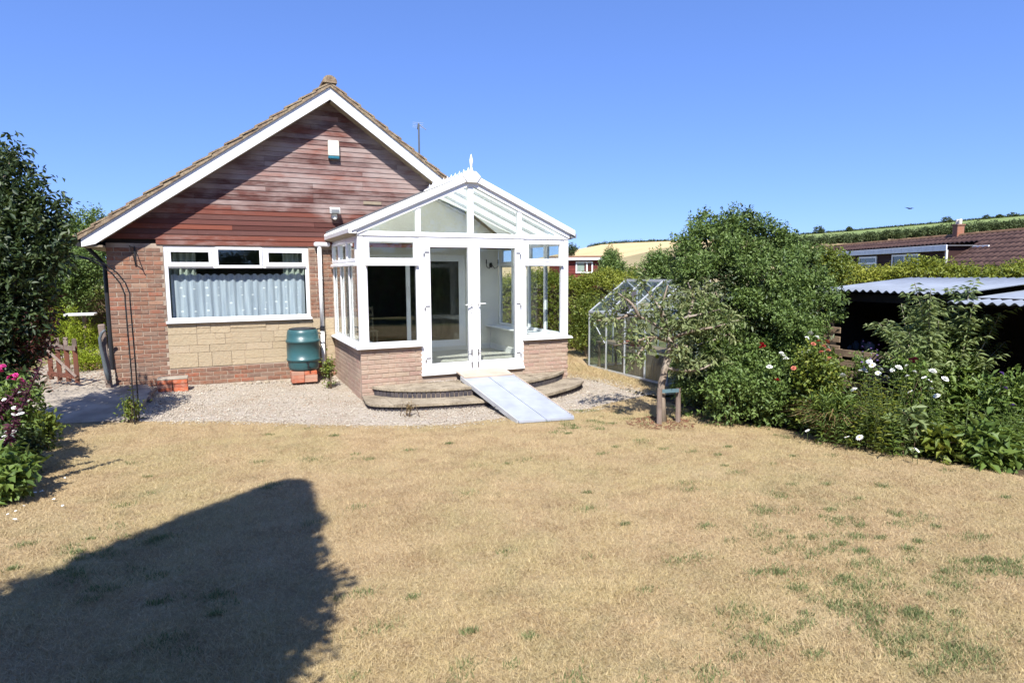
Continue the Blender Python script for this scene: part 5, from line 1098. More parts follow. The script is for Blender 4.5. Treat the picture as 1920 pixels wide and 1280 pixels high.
def tree(name, label, px, py, d, R, n, leaf, mat, seed, group=None, lobes=9, ls=.5, ratio=.5, base=None, flat=1.0):
    c = D(px, py, d); zb = float(g(c[0], c[1])) - .05 - .012 * max(math.hypot(c[0] - 2, c[1]) - 14, 0) ** .85; o = thing(name, label, 'tree', (c[0], c[1], zb), group); R = np.array(R)
    lb = lobes_fill(c, R * .72, lobes, float(R.mean()) * ls, seed, flat); lb.append((c, R * .7)); addcrown(o, lb, n, leaf, ratio, mat, seed, 'crown', per=7, shell=.4, twig=leaf * 2.4)
    trunk(o, (c[0], c[1], zb), (c[0], c[1], c[2] + R[2] * .3), max(.05, R[0] * .07), max(.02, R[0] * .03), [(4, tuple(c + np.array([R[0] * .5, 0, R[2] * .3])), R[0] * .03), (5, tuple(c + np.array([-R[0] * .5, 0, R[2] * .4])), R[0] * .03)]); return o
tg = 'trees beyond the garden'
tree('garden_tree', 'dark round shrubby tree behind the privet hedge', 1147, 512, 20, (.62, .62, .75), 6500, .075, 'lf_bush', 91, tg)
tree('garden_tree', 'slim drooping tree standing against the wheat field', 1148, 478, 30, (.42, .42, .75), 2600, .08, 'lf_bush', 92, tg, ratio=.35)
tree('garden_tree', 'broad green tree left of the large shrub', 1225, 515, 19, (.95, .8, .85), 8000, .08, 'lf_bush', 93, tg)
tree('garden_tree', 'yellowish green tree just behind the greenhouse ridge', 1190, 528, 22, (.8, .7, .6), 6000, .08, 'lf_hedge', 94, tg)
tree('garden_tree', 'low green tree at the right flank of the large shrub', 1552, 500, 13, (.5, .45, .55), 5000, .065, 'lf_hedge', 95, tg)
tree('garden_tree', 'pale bush beside the conservatory gutter', 1069, 470, 42, (.5, .5, .6), 1500, .1, 'lf_far', 96, tg)
tree('garden_tree', 'low dark bush under the golden hedge end', 1100, 600, 15.5, (.7, .5, .9), 6000, .06, 'lf_hedge', 97, tg)

# ------------------------------------------------------------------ neighbouring houses
O = D(1530, 466, 48); E2 = D(1920, 433, 28); zr = 3.62
u = np.array([E2[0] - O[0], E2[1] - O[1]]); LEN = float(np.linalg.norm(u)); u /= LEN; v = np.array([u[1], -u[0]]); 
if v @ (CAM[:2] - O[:2]) < 0: v = -v
def nb(a, b, z): return (O[0] + u[0] * a + v[0] * b, O[1] + u[1] * a + v[1] * b, z)
nbh = thing('neighbour_house', 'dark boarded house with brown pantile roof and white fascia', 'house', nb(LEN / 2, 2, -.9))
class NMB(MB):
    def __init__(s): MB.__init__(s); s.tr = nb
rs_ = .62; LR = LEN + 9
# pantile roof: stepped, waved courses as one part each
def pan(a0, a1, b0, b1, nm):
    n = int((a1 - a0) / .3 * 6); A_ = np.linspace(a0, a1, n); wv = .065 * np.abs(np.sin(A_ / .34 * np.pi)); k = int((b1 - b0) / .33)
    for i in range(k):
        ba, bb = b0 + i * .33, b0 + (i + 1) * .33 + .03; V = []
        for (b__, h) in ((ba, .0), (bb, .06), (bb, .0)):
            V.append(np.stack([O[0] + u[0] * A_ + v[0] * b__, O[1] + u[1] * A_ + v[1] * b__, zr - rs_ * b__ + h + wv], 1))
        V = np.concatenate(V); a_ = np.arange(n - 1); F = np.concatenate([np.stack([a_, a_ + 1, a_ + 1 + n, a_ + n], 1), np.stack([a_ + n, a_ + 1 + n, a_ + 1 + 2 * n, a_ + 2 * n], 1)]); npmesh(nm, V, F, M['pantile'], nbh, None, 4)
def ub(px, py, b=2.33):
    r_ = ray(px, py); nrm = np.array([v[0], v[1]]); t_ = (b - (CAM[:2] - O[:2]) @ nrm) / (r_[:2] @ nrm); p_ = CAM + r_ * t_; return float((p_[:2] - O[:2]) @ u), float(p_[2])
DE = ub(1772, 468, 2.5)[0]
pan(0, DE - .2, .0, .75, 'dormer_tile_course'); pan(DE - .2, LR, .0, 5.2, 'tile_course')
mb = NMB(); mb.add([(0, 0, zr - .02), (LR, 0, zr - .02), (LR, -5, zr - 3.2), (0, -5, zr - 3.2)], [(0, 1, 2, 3)]); mb.build('rear_roof', M['pantile'], nbh)
mb = NMB(); mb.tube([(0, 0, zr + .02), (LR, 0, zr + .02)], .1, 8); mb.build('ridge', M['ridgeo'], nbh)
mb = NMB(); mb.box(.0, DE, .7, 2.5, zr - .62, zr - .56); mb.build('dormer_roof', M['lead'], nbh)
mb = NMB(); mb.box(-.1, DE + .1, 2.46, 2.52, zr - .84, zr - .56, .01); mb.build('dormer_fascia', M['fasciag'], nbh)
for k in range(7):
    z1 = zr - .84 - k * .22; mb = NMB(); mb.prism([(2.28, z1), (2.30, z1), (2.325, z1 - .215), (2.28, z1 - .215)], .2, DE - .3, 'x'); mb.build('weatherboard', M['darkboard'], nbh)
mb = NMB(); mb.box(DE - .3, DE - .18, 1.2, 2.4, -.2, zr - .62); mb.build('dormer_cheek', M['darkboard'], nbh)
mb = NMB(); mb.box(DE - .28, DE + 1.0, 1.15, 1.22, zr - .80, zr - .62, .01); mb.build('cheek_fascia', M['gloss'], nbh)
mb = NMB(); mb.box(DE - .16, DE - .08, 2.3, 2.38, .5, zr - .8); mb.build('corner_post', M['gloss'], nbh)
mb = NMB(); mb.box(.0, LR, -4.8, 2.25, -3, 1.6); mb.build('house_wall', M['darkboard'], nbh)
for (x0, x1, y0_, y1_, nmid) in ((1612, 1645, 482, 507, 0), (1674, 1724, 478, 512, 1), (1535, 1580, 487, 505, 0)):
    a0, zt_ = ub(x0, y0_); a1, _ = ub(x1, y0_); _, zl = ub((x0 + x1) / 2, y1_); zl = min(zl, zt_ - .6); mb = NMB(); w = .09
    mb.box(a0, a1, 2.33, 2.39, zt_ - w, zt_); mb.box(a0, a1, 2.33, 2.39, zl, zl + w); mb.box(a0, a0 + w, 2.331, 2.389, zl + w, zt_ - w); mb.box(a1 - w, a1, 2.331, 2.389, zl + w, zt_ - w)
    if nmid: mb.box((a0 + a1) / 2 - .06, (a0 + a1) / 2 + .06, 2.331, 2.389, zl + w, zt_ - w)
    else: mb.box(a0 + w, a1 - w, 2.331, 2.389, (zt_ * .45 + zl * .55), (zt_ * .45 + zl * .55) + .1)
    wo_ = mb.build('window', M['gloss'], nbh); mb = NMB(); mb.box(a0 + w * .5, a1 - w * .5, 2.345, 2.352, zl + w * .5, zt_ - w * .5); mb.build('pane', M['glass'], wo_)
a0, _ = ub(1797, 430, 0.0); chz = D(1797, 420, 1)[2]
mb = NMB(); mb.box(a0 - .2, a0 + .2, -.18, .18, zr - .6, zr + .6, .02); ch = mb.build('chimney', M['brick'], nbh)
mb = NMB(); mb.box(a0 - .23, a0 + .23, -.21, .21, zr + .52, zr + .601, .01); mb.build('chimney_cap', M['brick'], ch)
for s_ in (-.1, .1):
    mb = MB(); q = nb(a0 + s_, 0, zr + .6); mb.lathe([(.08, 0), (.09, .2), (.075, .26), (.06, .26)], q, 10); mb.build('chimney_pot', M['cream'], ch)
# small red boarded house end on the left
rh = thing('red_boarded_house', 'small red boarded house end with white window beyond the hedge', 'house', tuple(D(1090, 530, 33) * np.array([1, 1, 0]) + np.array([0, 0, -.8])))
c0 = D(1030, 500, 33); c1 = D(1121, 500, 32.5); uu = unit((c1 - c0) * np.array([1, 1, 0])); vv = np.array([-uu[1], uu[0], 0]); LH = float(np.linalg.norm((c1 - c0)[:2])); ztp = D(1095, 489, 33)[2]
hb = lambda a, b, z: tuple(np.array([c0[0], c0[1], 0]) + uu * a + vv * b + np.array([0, 0, z]))
mb = MB(); mb.tr = hb; mb.box(0, LH, .02, 5, -1, ztp); mb.build('wall', M['redboard'], rh)
for k in range(6):
    z1 = ztp - k * .17; mb = MB(); mb.tr = hb; mb.prism([(.0, z1), (-.015, z1 - .165), (.02, z1 - .165), (.02, z1)], 0, LH, 'x'); mb.build('weatherboard', M['redboard'], rh)
mb = MB(); mb.tr = hb; mb.box(-.3, LH + .12, -.25, 5.2, ztp + .02, ztp + .14, .01); mb.build('fascia', M['fasciag'], rh)
mb = MB(); mb.tr = hb; mb.prism([(-.2, ztp + .141), (5.2, ztp + .141), (2.5, ztp + .32)], -.25, LH + .1, 'x'); mb.build('roof', M['ridgeo'], rh)
mb = MB(); mb.tr = hb; a0 = float((onY(1080, 500, c0[1]) - c0) @ uu); w0 = LH * (1080 - 1030) / 91; w1 = LH * (1112 - 1030) / 91; zw1 = D(1095, 490.5, 33)[2]; zw0 = D(1095, 512, 33)[2]
mb.box(w0, w1, -.05, .01, zw1 - .07, zw1); mb.box(w0, w1, -.05, .01, zw0, zw0 + .07); mb.box(w0, w0 + .07, -.049, .009, zw0 + .07, zw1 - .07); mb.box(w1 - .07, w1, -.049, .009, zw0 + .07, zw1 - .07); mb.box(w0 * .35 + w1 * .65 - .04, w0 * .35 + w1 * .65 + .04, -.049, .009, zw0 + .07, zw1 - .07); wo_ = mb.build('window', M['gloss'], rh)
mb = MB(); mb.tr = hb; mb.box(w0 + .05, w1 - .05, -.03, -.025, zw0 + .05, zw1 - .05); mb.build('pane', M['glass'], wo_)
mb = MB(); mb.tr = hb; mb.box(w0 + .08, w0 * .5 + w1 * .5, -.022, -.016, zw0 + .05, zw1 - .05); mb.build('blind', M['drape'], wo_)
# ------------------------------------------------------------------ hills with fields
def hz(px): return np.interp(px, [400, 900, 1040, 1080, 1130, 1180, 1260, 1400, 1490, 1600, 1700, 1800, 1900, 2100, 2500], [520, 505, 478, 468, 458, 455, 452, 446, 441, 433, 424, 415, 406, 392, 380])
def hillstrip(name, mat, pxs, flo, fhi, dlo, dhi, rows=8):
    """a strip of hillside between two sight lines (flo, fhi functions of picture x) at real distances dlo..dhi"""
    V = []; pxs = np.array(pxs, float)
    for k in range(rows + 1):
        t_ = k / rows; y = flo(pxs) * (1 - t_) + fhi(pxs) * t_; d = dlo + (dhi - dlo) * t_
        for x, yy in zip(pxs, y): V.append(D(x, yy, d))
    n = len(pxs); F = [(k * n + i, k * n + i + 1, (k + 1) * n + i + 1, (k + 1) * n + i) for k in range(rows) for i in range(n - 1)]
    o = npmesh(name, np.array(V), np.array(F), mat, None, None, 4, loc=(0, 0, 0), smooth=True); o['kind'] = 'structure'; return o
xl = np.linspace(900, 1420, 40); xr_ = np.linspace(1380, 2500, 60)
low = lambda x: np.interp(x, [400, 1050, 1150, 1250, 1300, 1420, 1450], [540, 520, 487, 464, 460, 458, 458])
hillstrip('stubble_field', M['stubble'], xl, lambda x: 0 * x + 545, low, 180, 300); hillstrip('wheat_field', M['wheat'], xl, low, hz, 300, 560)
bnd = lambda x: hz(x) + np.interp(x, [1400, 1500, 1920, 2500], [10, 15, 18, 20])
hillstrip('stubble_slope', M['stubble'], xr_, lambda x: 0 * x + 545, lambda x: bnd(x) + 3, 180, 375); hillstrip('green_field', M['pasture'], xr_, lambda x: bnd(x) + 3, hz, 375, 560)
def mass(name, label, items, leaf, per, mat, seed):
    r_ = np.random.default_rng(seed); parts = []
    for (c, R, n) in items: parts.append(crown([(c, R)], n, leaf, .6, r_, per=per, shell=.35, twig=leaf))
    V, F, q = merge(parts); o = npmesh(name, V, F, M[mat], None, q); o['kind'] = 'stuff'; o['label'] = label; o['category'] = 'hedgerow'; return o
r = np.random.default_rng(101); items = []
for x in np.linspace(1470, 1990, 105):
    y = bnd(x) - 1 + r.normal() * 1.6; d = 370 + r.normal() * 5; R = r.uniform(1.7, 3.6) * np.interp(x, [1470, 1900], [.8, 1.15]); items.append((D(x, y, d), np.array([R * 1.2, R * 1.2, R]), 330))
mass('hedgerow', 'dark belt of trees crossing the green hillside', items, 1.0, 4, 'lf_far', 102)
items = [(D(x, hz(x) - .3, 558), np.array([2.2, 2.2, r.uniform(.7, 1.5)]), 90) for x in np.linspace(1490, 1960, 150)]; mass('hedgerow', 'thin hedge line along the hill crest on the right', items, .9, 4, 'lf_far', 103)
items = [(D(x, hz(x) - .5, 560), np.array([3.0, 3, r.uniform(1.0, 2.6)]) * np.interp(x, [1105, 1150, 1220, 1260], [.8, 1.1, .7, .6]), 130) for x in np.linspace(1106, 1262, 44)]; mass('hedgerow', 'dark tree line along the crest above the wheat field', items, .9, 4, 'lf_far', 104)
for k, (px, py, R, lb) in enumerate([(1535, 431, 4.2, 'lone round tree on the hill crest left of the bird'), (1775, 413, 4.0, 'lone round tree on the crest above the chimney'), (1849, 409, 3.4, 'small pale tree on the crest right of the chimney'), (1873, 407, 2.8, 'small tree on the crest, second from right'), (1897, 405, 4.2, 'dark tree group on the crest at the right edge'), (1592, 429, 2.2, 'tiny bush on the hill crest behind the hedgerow')]):
    c = D(px, py, 556); o = thing('hill_tree', lb, 'tree', (c[0], c[1], c[2] - R), 'trees on the hill crest'); addcrown(o, [(c, np.array([R, R, R * .85])), (c + np.array([R * .5, -R * .4, -R * .2]), np.array([R * .6, R * .6, R * .5]))], 1500, .8, .6, 'lf_far', 110 + k, 'crown', per=5, shell=.3); mb = MB(); mb.tube([(c[0], c[1], c[2] - R * 1.3), tuple(c)], [.4, .2], 6); mb.build('trunk', M['bark1'], o)
# ------------------------------------------------------------------ left side: laurel, arch, gate, border plants
b_ = np.array([-4.75, -.9, -.15]); lt = thing('laurel_tree', 'dark glossy evergreen tree overhanging the path on the left', 'tree', tuple(b_)); bl = []
for (px, py, d, R) in [(20, 300, 7.2, .22), (30, 350, 7.1, .38), (70, 400, 7.1, .36), (10, 430, 7.0, .5), (100, 400, 7.1, .22), (60, 460, 7.0, .45), (-40, 400, 7.2, .6), (20, 520, 7.0, .5), (90, 480, 7.0, .3), (-60, 520, 7.0, .7), (40, 580, 7.1, .45), (5, 640, 7.1, .45), (35, 640, 7.3, .35), (-50, 640, 7, .6), (-20, 310, 7.3, .4), (5, 700, 7.3, .32)]:
    bl.append((D(px - 8, py, d), np.array([R, R, R]) * .9))
addcrown(lt, bl, 19000, .085, .42, 'lf_dark', 121, per=8, shell=.3, upb=.4, twig=.2)
trunk(lt, tuple(b_), tuple(D(0, 400, 7.1)), .09, .04, [(3, tuple(D(60, 460, 7.0)), .03), (5, tuple(D(25, 290, 7.2)), .025), (4, tuple(D(-50, 480, 7.0)), .04), (2, tuple(D(60, 620, 7.3)), .025)])
addcrown(lt, [(D(70, 600, 7.2), np.array([.25, .25, .4])), (D(40, 650, 7.1), np.array([.3, .3, .3]))], 700, .06, .4, 'lf_red', 122, 'reddish_leaves', per=5, shell=.1)
# rose arch
f1 = G(253, 795); ar = thing('garden_arch', 'thin black metal rose arch spanning the path', 'arch', tuple(f1)); R_ = .62
for k, dy in enumerate((0.0, .32)):
    x0 = f1[0] + .02 * k; y0 = f1[1] + dy; z0 = float(g(x0, y0)); zc = z0 + 1.62; pts = [(x0, y0, z0 - .1), (x0, y0, z0 + .8), (x0 - .01, y0, zc)] + [(x0 - R_ + R_ * math.cos(a), y0, zc + .58 * math.sin(a)) for a in np.linspace(.15, math.pi - .15, 12)] + [(x0 - 2 * R_, y0, zc), (x0 - 2 * R_, y0, z0 - .1)]
    mb = MB(); mb.tube(pts, .0095, 6); mb.build('hoop', M['black'], ar)
for (a, zz_) in [(0, .35), (0, .85), (0, 1.3), (1, .7), (1, 1.57), (1, 2.4), (2, .35), (2, .85)]:
    if a == 0: P0 = (f1[0], zz_ + f1[2])
    elif a == 2: P0 = (f1[0] - 2 * R_, zz_ + f1[2])
    else: P0 = (f1[0] - R_ + R_ * math.cos(zz_), f1[2] + 1.62 + .58 * math.sin(zz_))
    mb = MB(); mb.tube([(P0[0], f1[1], P0[1]), (P0[0] + .02, f1[1] + .32, P0[1])], .006, 6); mb.build('rung', M['black'], ar)
o, c = bush('path_weed', 'small green weed growing at the foot of the metal arch', 'weed', 243, 765, 8.3, (.08, .08, .2), 420, .055, .4, 'lf_hedge', 131, per=5, shell=.1)
o, c = bush('wall_weed', 'climbing weed between downpipe and conservatory wall', 'weed', 616, 690, 10.9, (.07, .06, .25), 420, .05, .6, 'lf_hedge', 132, per=5, shell=.1)
o, c = bush('dry_tuft', 'small orange dried plant in the gravel before the steps', 'plant', 768, 765, 8.9, (.03, .03, .05), 90, .035, .5, 'lf_dry', 133, per=5, shell=.1)
# gate, post, pipe
gp = D(150, 712, 10.6); gz0 = -.03
gt = thing('garden_gate', 'open picket gate with red stained pales and pale tops', 'gate', (gp[0], gp[1], gz0))
ux = D(144, 700, 10.5)[:2]; vx = D(90, 700, 10.9)[:2]; dirv = (vx - ux)
for k in range(4):
    q = ux + dirv * k / 3.4; mb = MB(); h_ = .80 + .01 * math.sin(k * 2.1); mb.box(q[0] - .035, q[0] + .035, q[1] - .012, q[1] + .012, gz0 + .05, gz0 + h_ - .14, .004); pl = mb.build('pale', M['redwood'], gt); mb = MB(); mb.box(q[0] - .034, q[0] + .034, q[1] - .011, q[1] + .011, gz0 + h_ - .139, gz0 + h_, .008); mb.build('pale_top', M['oldwood'], pl)
for z in (.60, .12):
    mb = MB(); a = ux - dirv * .03; b = ux + dirv; mb.add([(a[0], a[1] - .015, gz0 + z), (b[0], b[1] - .015, gz0 + z), (b[0], b[1] - .05, gz0 + z), (a[0], a[1] - .05, gz0 + z), (a[0], a[1] - .015, gz0 + z + .075), (b[0], b[1] - .015, gz0 + z + .075), (b[0], b[1] - .05, gz0 + z + .075), (a[0], a[1] - .05, gz0 + z + .075)], [(0, 1, 2, 3), (7, 6, 5, 4), (0, 4, 5, 1), (1, 5, 6, 2), (2, 6, 7, 3), (3, 7, 4, 0)]); mb.build('rail', M['oldwood'] if z > .5 else M['redwood'], gt)
mb = MB(); a = ux; b = ux + dirv * .95; mb.tube([(a[0], a[1] - .06, gz0 + .16), (b[0], b[1] - .06, gz0 + .58)], .022, 5); mb.build('brace', M['oldwood'], gt)
a = onY(206, 718, 2.25); mb = MB(); mb.box(-.05, .05, -.045, .045, 0, 1.06, .012); o = mb.build('gate_post', M['oldwood'], loc=(0, 0, 0)); o.location = (a[0] - .01, 2.25, -.04); o.rotation_euler = (0, -.045, .1); tag(o, 'weathered grey timber post leaning at the house corner', 'post')
mb = MB(); mb.tube([tuple(onY(*p_, 2.12)) for p_ in [(197, 618), (191, 624), (187, 634), (189, 650), (194, 672), (199, 695), (206, 718)]], [.02, .022, .024, .026, .03, .034, .034], 8); tag(mb.build('bent_pipe', M['greypipe'], None, True), 'bent grey hose leaning on the weathered post', 'pipe')
# white bird table tray
q = D(157, 589, 12.5); o = thing('bird_table', 'white flat topped bird table among the golden conifers', 'bird table', (q[0], q[1], -.1)); mb = MB(); mb.box(q[0] - .3, q[0] + .2, q[1] - .2, q[1] + .2, q[2] - .02, q[2] + .02, .006); mb.build('tray', M['whitep'], o); mb = MB(); mb.tube([(q[0], q[1], -.15), (q[0], q[1], q[2] - .02)], .035, 8); mb.build('pole', M['oldwood'], o)
# conifers and hedge behind the gate
for k, (px, py, d, R, n, mat, lb) in enumerate([(160, 625, 12.6, (.42, .4, .3), 5200, 'lf_con', 'golden juniper, upper layer under the bird table'), (165, 672, 12.3, (.36, .35, .26), 4200, 'lf_con', 'golden juniper, low layer by the gate'), (115, 600, 13, (.4, .4, .35), 3800, 'lf_con', 'golden conifer seen above the picket gate')]):
    bush('golden_juniper', lb, 'juniper', px, py, d, R, n, .045, .3, mat, 140 + k, 'golden conifers behind the gate', per=8, shell=.35, upb=.1)
hedge('privet_hedge', 'green hedge closing the view behind the garden gate', [pt(-40, 560, 15.5), pt(90, 560, 16), pt(230, 560, 17)], 1.75, .8, 18000, .06, 'lf_hedge', 151)
tree('garden_tree', 'green tree showing beside the left roof eave', 165, 455, 17, (1.0, .9, 1.15), 15000, .085, 'lf_bush', 152, tg, lobes=12)
tree('garden_tree', 'green tree between laurel and house wall', 130, 520, 15, (.95, .8, .95), 12000, .07, 'lf_bush', 153, tg)
tree('garden_tree', 'dark green tree behind the laurel', 20, 520, 14, (1.1, .9, 1.0), 7000, .08, 'lf_bush', 154, tg)
# acanthus spikes and pink phlox
for k, (pa, pb, d, lb) in enumerate([((-5, 862), (79, 678), 5.45, 'tall acanthus spike with white and purple flowers leaning over the path'), ((-30, 800), (48, 715), 5.55, 'shorter acanthus spike beside the pink phlox')]):
    a = D(*pa, d); b = D(*pb, d + .1); base = np.array([a[0] - .1, a[1] - .05, float(g(a[0], a[1]))]); o = thing('acanthus', lb, 'acanthus', tuple(base), 'acanthus in the left border'); mb = MB(); mb.tube([tuple(base), tuple(a * .8 + base * .2), tuple((a + b) / 2), tuple(b)], [.012, .011, .010, .005], 6); mb.build('stem', M['bract'], o)
    rr = np.random.default_rng(160 + k); n = 120; t_ = np.linspace(.06, 1, n)[:, None]; P = a + (b - a) * t_; T = unit(np.repeat((b - a)[None], n, 0)); A = unit(unit(np.cross(T, rr.normal(size=(n, 3)))) + T * .35); N = unit(T + rr.normal(size=(n, 3)) * .2); L = rr.uniform(.06, .10, n) * (1.1 - .6 * t_[:, 0]); vv_, ff = leaves_from(P, A, N, L, L * .55, rr); npmesh('bracts', vv_, ff, M['bract'], o, np.repeat(rr.uniform(0, 1, n), 4))
    for j in range(26 if k == 0 else 10):
        f_ = rr.uniform(.02, .66); az = unit(rr.normal(size=3)); p_ = a + (b - a) * f_ + az * .045 - CF * .02; flower(o, p_, 'petalw', .021)
    addcrown(o, [(base + np.array([.05, 0, .2]), np.array([.3, .3, .15]))], 70, .2, .35, 'lf_bed', 165 + k, 'leaves', per=4, shell=.2, bend=.4)
o, c = bush('phlox', 'pink flowering phlox at the left picture edge', 'phlox', 15, 760, 6.1, (.35, .3, .3), 2600, .07, .35, 'lf_bed', 171, per=6, shell=.2)
for (px, py) in [(0, 690), (6, 686), (2, 697), (22, 705), (29, 703), (26, 712), (40, 712), (33, 708), (17, 708), (-6, 693), (43, 716)]: flower(o, D(px, py, 5.8), 'petalp', .026)
o, c = bush('border_plant', 'bright green leafy plant at the end of the left border', 'plant', 70, 800, 6.9, (.2, .18, .14), 1300, .07, .5, 'lf_hedge', 172, per=6, shell=.2)
o, c = bush('border_plant', 'broad leaved green plant at the lower left picture edge', 'plant', 0, 895, 5.3, (.22, .22, .17), 1100, .10, .5, 'lf_bed', 173, per=5, shell=.2)
o, c = bush('border_plant', 'dark leafy plant under the laurel', 'plant', 0, 725, 6.9, (.42, .4, .25), 2600, .08, .45, 'lf_dark', 174, per=6, shell=.2)
o, c = bush('border_plant', 'dark leafy plant under the acanthus', 'plant', 25, 835, 6.0, (.28, .25, .14), 1700, .07, .45, 'lf_dark', 175, per=6, shell=.2)
# the tall clipped conifer behind the photographer, whose shadow lies on the lawn
cx, cy = -3.80, -8.88; cz = float(g(cx, cy)); H_ = 6.45; cn = thing('conical_conifer', 'tall conical evergreen whose dark shadow falls across the lawn', 'conifer', (cx, cy, cz)); rr = np.random.default_rng(181); n = 30000
hgt = rr.uniform(.3, 1, n) ** .8 * H_; rad = np.minimum((H_ - hgt) * .285 + .15, 1.05); th = rr.uniform(0, 6.28, n); rf = rad * (1 + .05 * np.sin(hgt * 9 + 3 * np.sin(th * 3)) + .05 * np.sin(th * 5 + hgt * 4)) * np.where(rr.uniform(0, 1, n) < .12, rr.uniform(.95, 1.12, n), rr.uniform(.6, 1.0, n))
P = np.stack([cx + rf * np.cos(th), cy + rf * np.sin(th), cz + hgt], 1); A = unit(np.stack([np.cos(th), np.sin(th), .6 + 0 * th], 1) + rr.normal(size=(n, 3)) * .4); N = unit(rr.normal(size=(n, 3))); L = rr.uniform(.06, .11, n); V, F = leaves_from(P, A, N, L, L * .6, rr); npmesh('foliage', V, F, M['lf_dark'], cn, np.repeat(rr.uniform(0, 1, n), 4)); mb = MB(); mb.tube([(cx, cy, cz - .1), (cx, cy, cz + 5.6)], [.14, .03], 8); mb.build('trunk', M['bark1'], cn)
mb = MB(); prof = [(.75, .9), (.85, 2.5), (.78, 3.6), (.42, 5.0), (.08, 6.2)]; mb.lathe(prof, (cx, cy, cz), 14); mb.build('inner_foliage', M['lf_dark'], cn)

# ------------------------------------------------------------------ small things on and by the house
# net curtain and drapes
def curtain(x0, x1, z0, z1, y, amp, wl, mat, name, label, scallop=0, seed=0):
    n = 220; xs_ = np.linspace(x0, x1, n); rr = np.random.default_rng(seed); ph = np.cumsum(rr.uniform(.6, 1.4, n)) * (x1 - x0) / n * 2 * np.pi / wl; yy = y + amp * np.sin(ph) + amp * .4 * np.sin(ph * .37); top = z1 + scallop * np.abs(np.sin(ph * .5)); V = []; rows = 6
    for k in range(rows + 1): t_ = k / rows; V.append(np.stack([xs_ + .006 * np.sin(ph * .7) * (1 - t_), y + (yy - y) * (1.15 - .4 * t_), z0 + (top - z0) * t_], 1))
    a = np.arange(n - 1); F = np.concatenate([np.stack([a + k * n, a + 1 + k * n, a + 1 + (k + 1) * n, a + (k + 1) * n], 1) for k in range(rows)]); o = npmesh(name, np.concatenate(V), F, M[mat], None, None, 4, smooth=True); tag(o, label, 'curtain'); return o
curtain(-2.72, -.50, 1.04, 1.80, YH + .17, .018, .13, 'net', 'net_curtain', 'dotted pale blue net curtain across the big window', .035, 1)
curtain(-2.74, -2.32, 1.04, 2.32, YH + .26, .03, .1, 'drape', 'window_curtain', 'pale pleated curtain at the left side of the window', 0, 2)
curtain(-.86, -.48, 1.04, 2.32, YH + .26, .03, .1, 'drape', 'window_curtain', 'pale pleated curtain at the right side of the window', 0, 3)
# alarm box, security light, hanging basket bracket
q = onY(625, 281, YH - .04); al = thing('alarm_box', 'cream alarm box with blue base on the cedar gable', 'alarm box', (q[0], YH - .02, q[2] - .17)); mb = MB(); mb.box(q[0] - .1, q[0] + .1, YH - .10, YH - .021, q[2] - .12, q[2] + .16, .012); mb.build('cover', M['cream'], al); mb = MB(); mb.box(q[0] - .1, q[0] + .1, YH - .098, YH - .022, q[2] - .17, q[2] - .122, .01); mb.build('base', M['teal'], al)
q = onY(627, 396, YH - .08); al = thing('security_light', 'small white security floodlight on the cedar boards', 'light', (q[0], YH - .02, q[2])); mb = MB(); mb.prism([(YH - .17, q[2] - .05), (YH - .19, q[2] + .03), (YH - .10, q[2] + .07), (YH - .08, q[2] - .02)], q[0] - .09, q[0] + .09, 'x'); mb.build('lamp_head', M['whitep'], al); mb = MB(); mb.box(q[0] - .07, q[0] + .07, YH - .188, YH - .176, q[2] - .035, q[2] + .02); mb.build('lens', M['grey'], al); mb = MB(); mb.box(q[0] - .05, q[0] + .05, YH - .08, YH - .02, q[2] - .14, q[2] - .05, .01); mb.build('bracket', M['whitep'], al); mb = MB(); mb.lathe([(.01, -.03), (.03, -.02), (.03, .02), (.02, .03)], (q[0], YH - .1, q[2] - .13), 10); mb.build('sensor', M['whitep'], al)
q = onY(252, 462, YH); br = thing('basket_bracket', 'black iron hanging basket bracket on the brick pier', 'bracket', (q[0], YH, q[2] - .3)); mb = MB(); mb.box(q[0] - .012, q[0] + .012, YH - .018, YH - .004, q[2] - .32, q[2] + .0); mb.build('back_plate', M['black'], br); mb = MB(); mb.tube([(q[0], YH - .01, q[2] - .02), (q[0] - .03, YH - .34, q[2] - .02), (q[0] - .03, YH - .37, q[2] + .01)], .009, 6); mb.build('arm', M['black'], br); mb = MB(); mb.tube([(q[0], YH - .01, q[2] - .3), (q[0] - .01, YH - .14, q[2] - .16), (q[0] - .025, YH - .28, q[2] - .03)], .008, 6); mb.build('scroll', M['black'], br)
# TV aerial on the roof
q = onY(786, 292, 6.0); qt = onY(785, 232, 6.0); ae = thing('tv_aerial', 'thin television aerial standing on the right roof slope', 'aerial', (q[0], 6.0, q[2] - .5)); mb = MB(); mb.tube([(q[0], 6.0, q[2] - .5), (qt[0], 6.0, qt[2])], .024, 8); mb.build('mast', M['greypipe'], ae); mb = MB(); mb.tube([(qt[0] - .02, 5.98, qt[2]), (qt[0] + .12, 6.5, qt[2] - .02)], .012, 6); mb.build('boom', M['grey'], ae)
for k in range(4):
    f_ = k / 3; mb = MB(); mb.tube([(qt[0] - .02 + .14 * f_ - .14, 5.98 + .52 * f_, qt[2] + .015), (qt[0] - .02 + .14 * f_ + .14, 5.98 + .52 * f_, qt[2] + .015)], .003, 5); mb.build('element', M['alu'], ae)
mb = MB(); mb.tube([(qt[0], 5.99, qt[2] - .02), (qt[0] + .16, 5.9, qt[2] - .16)], .01, 6); mb.build('reflector', M['grey'], ae)
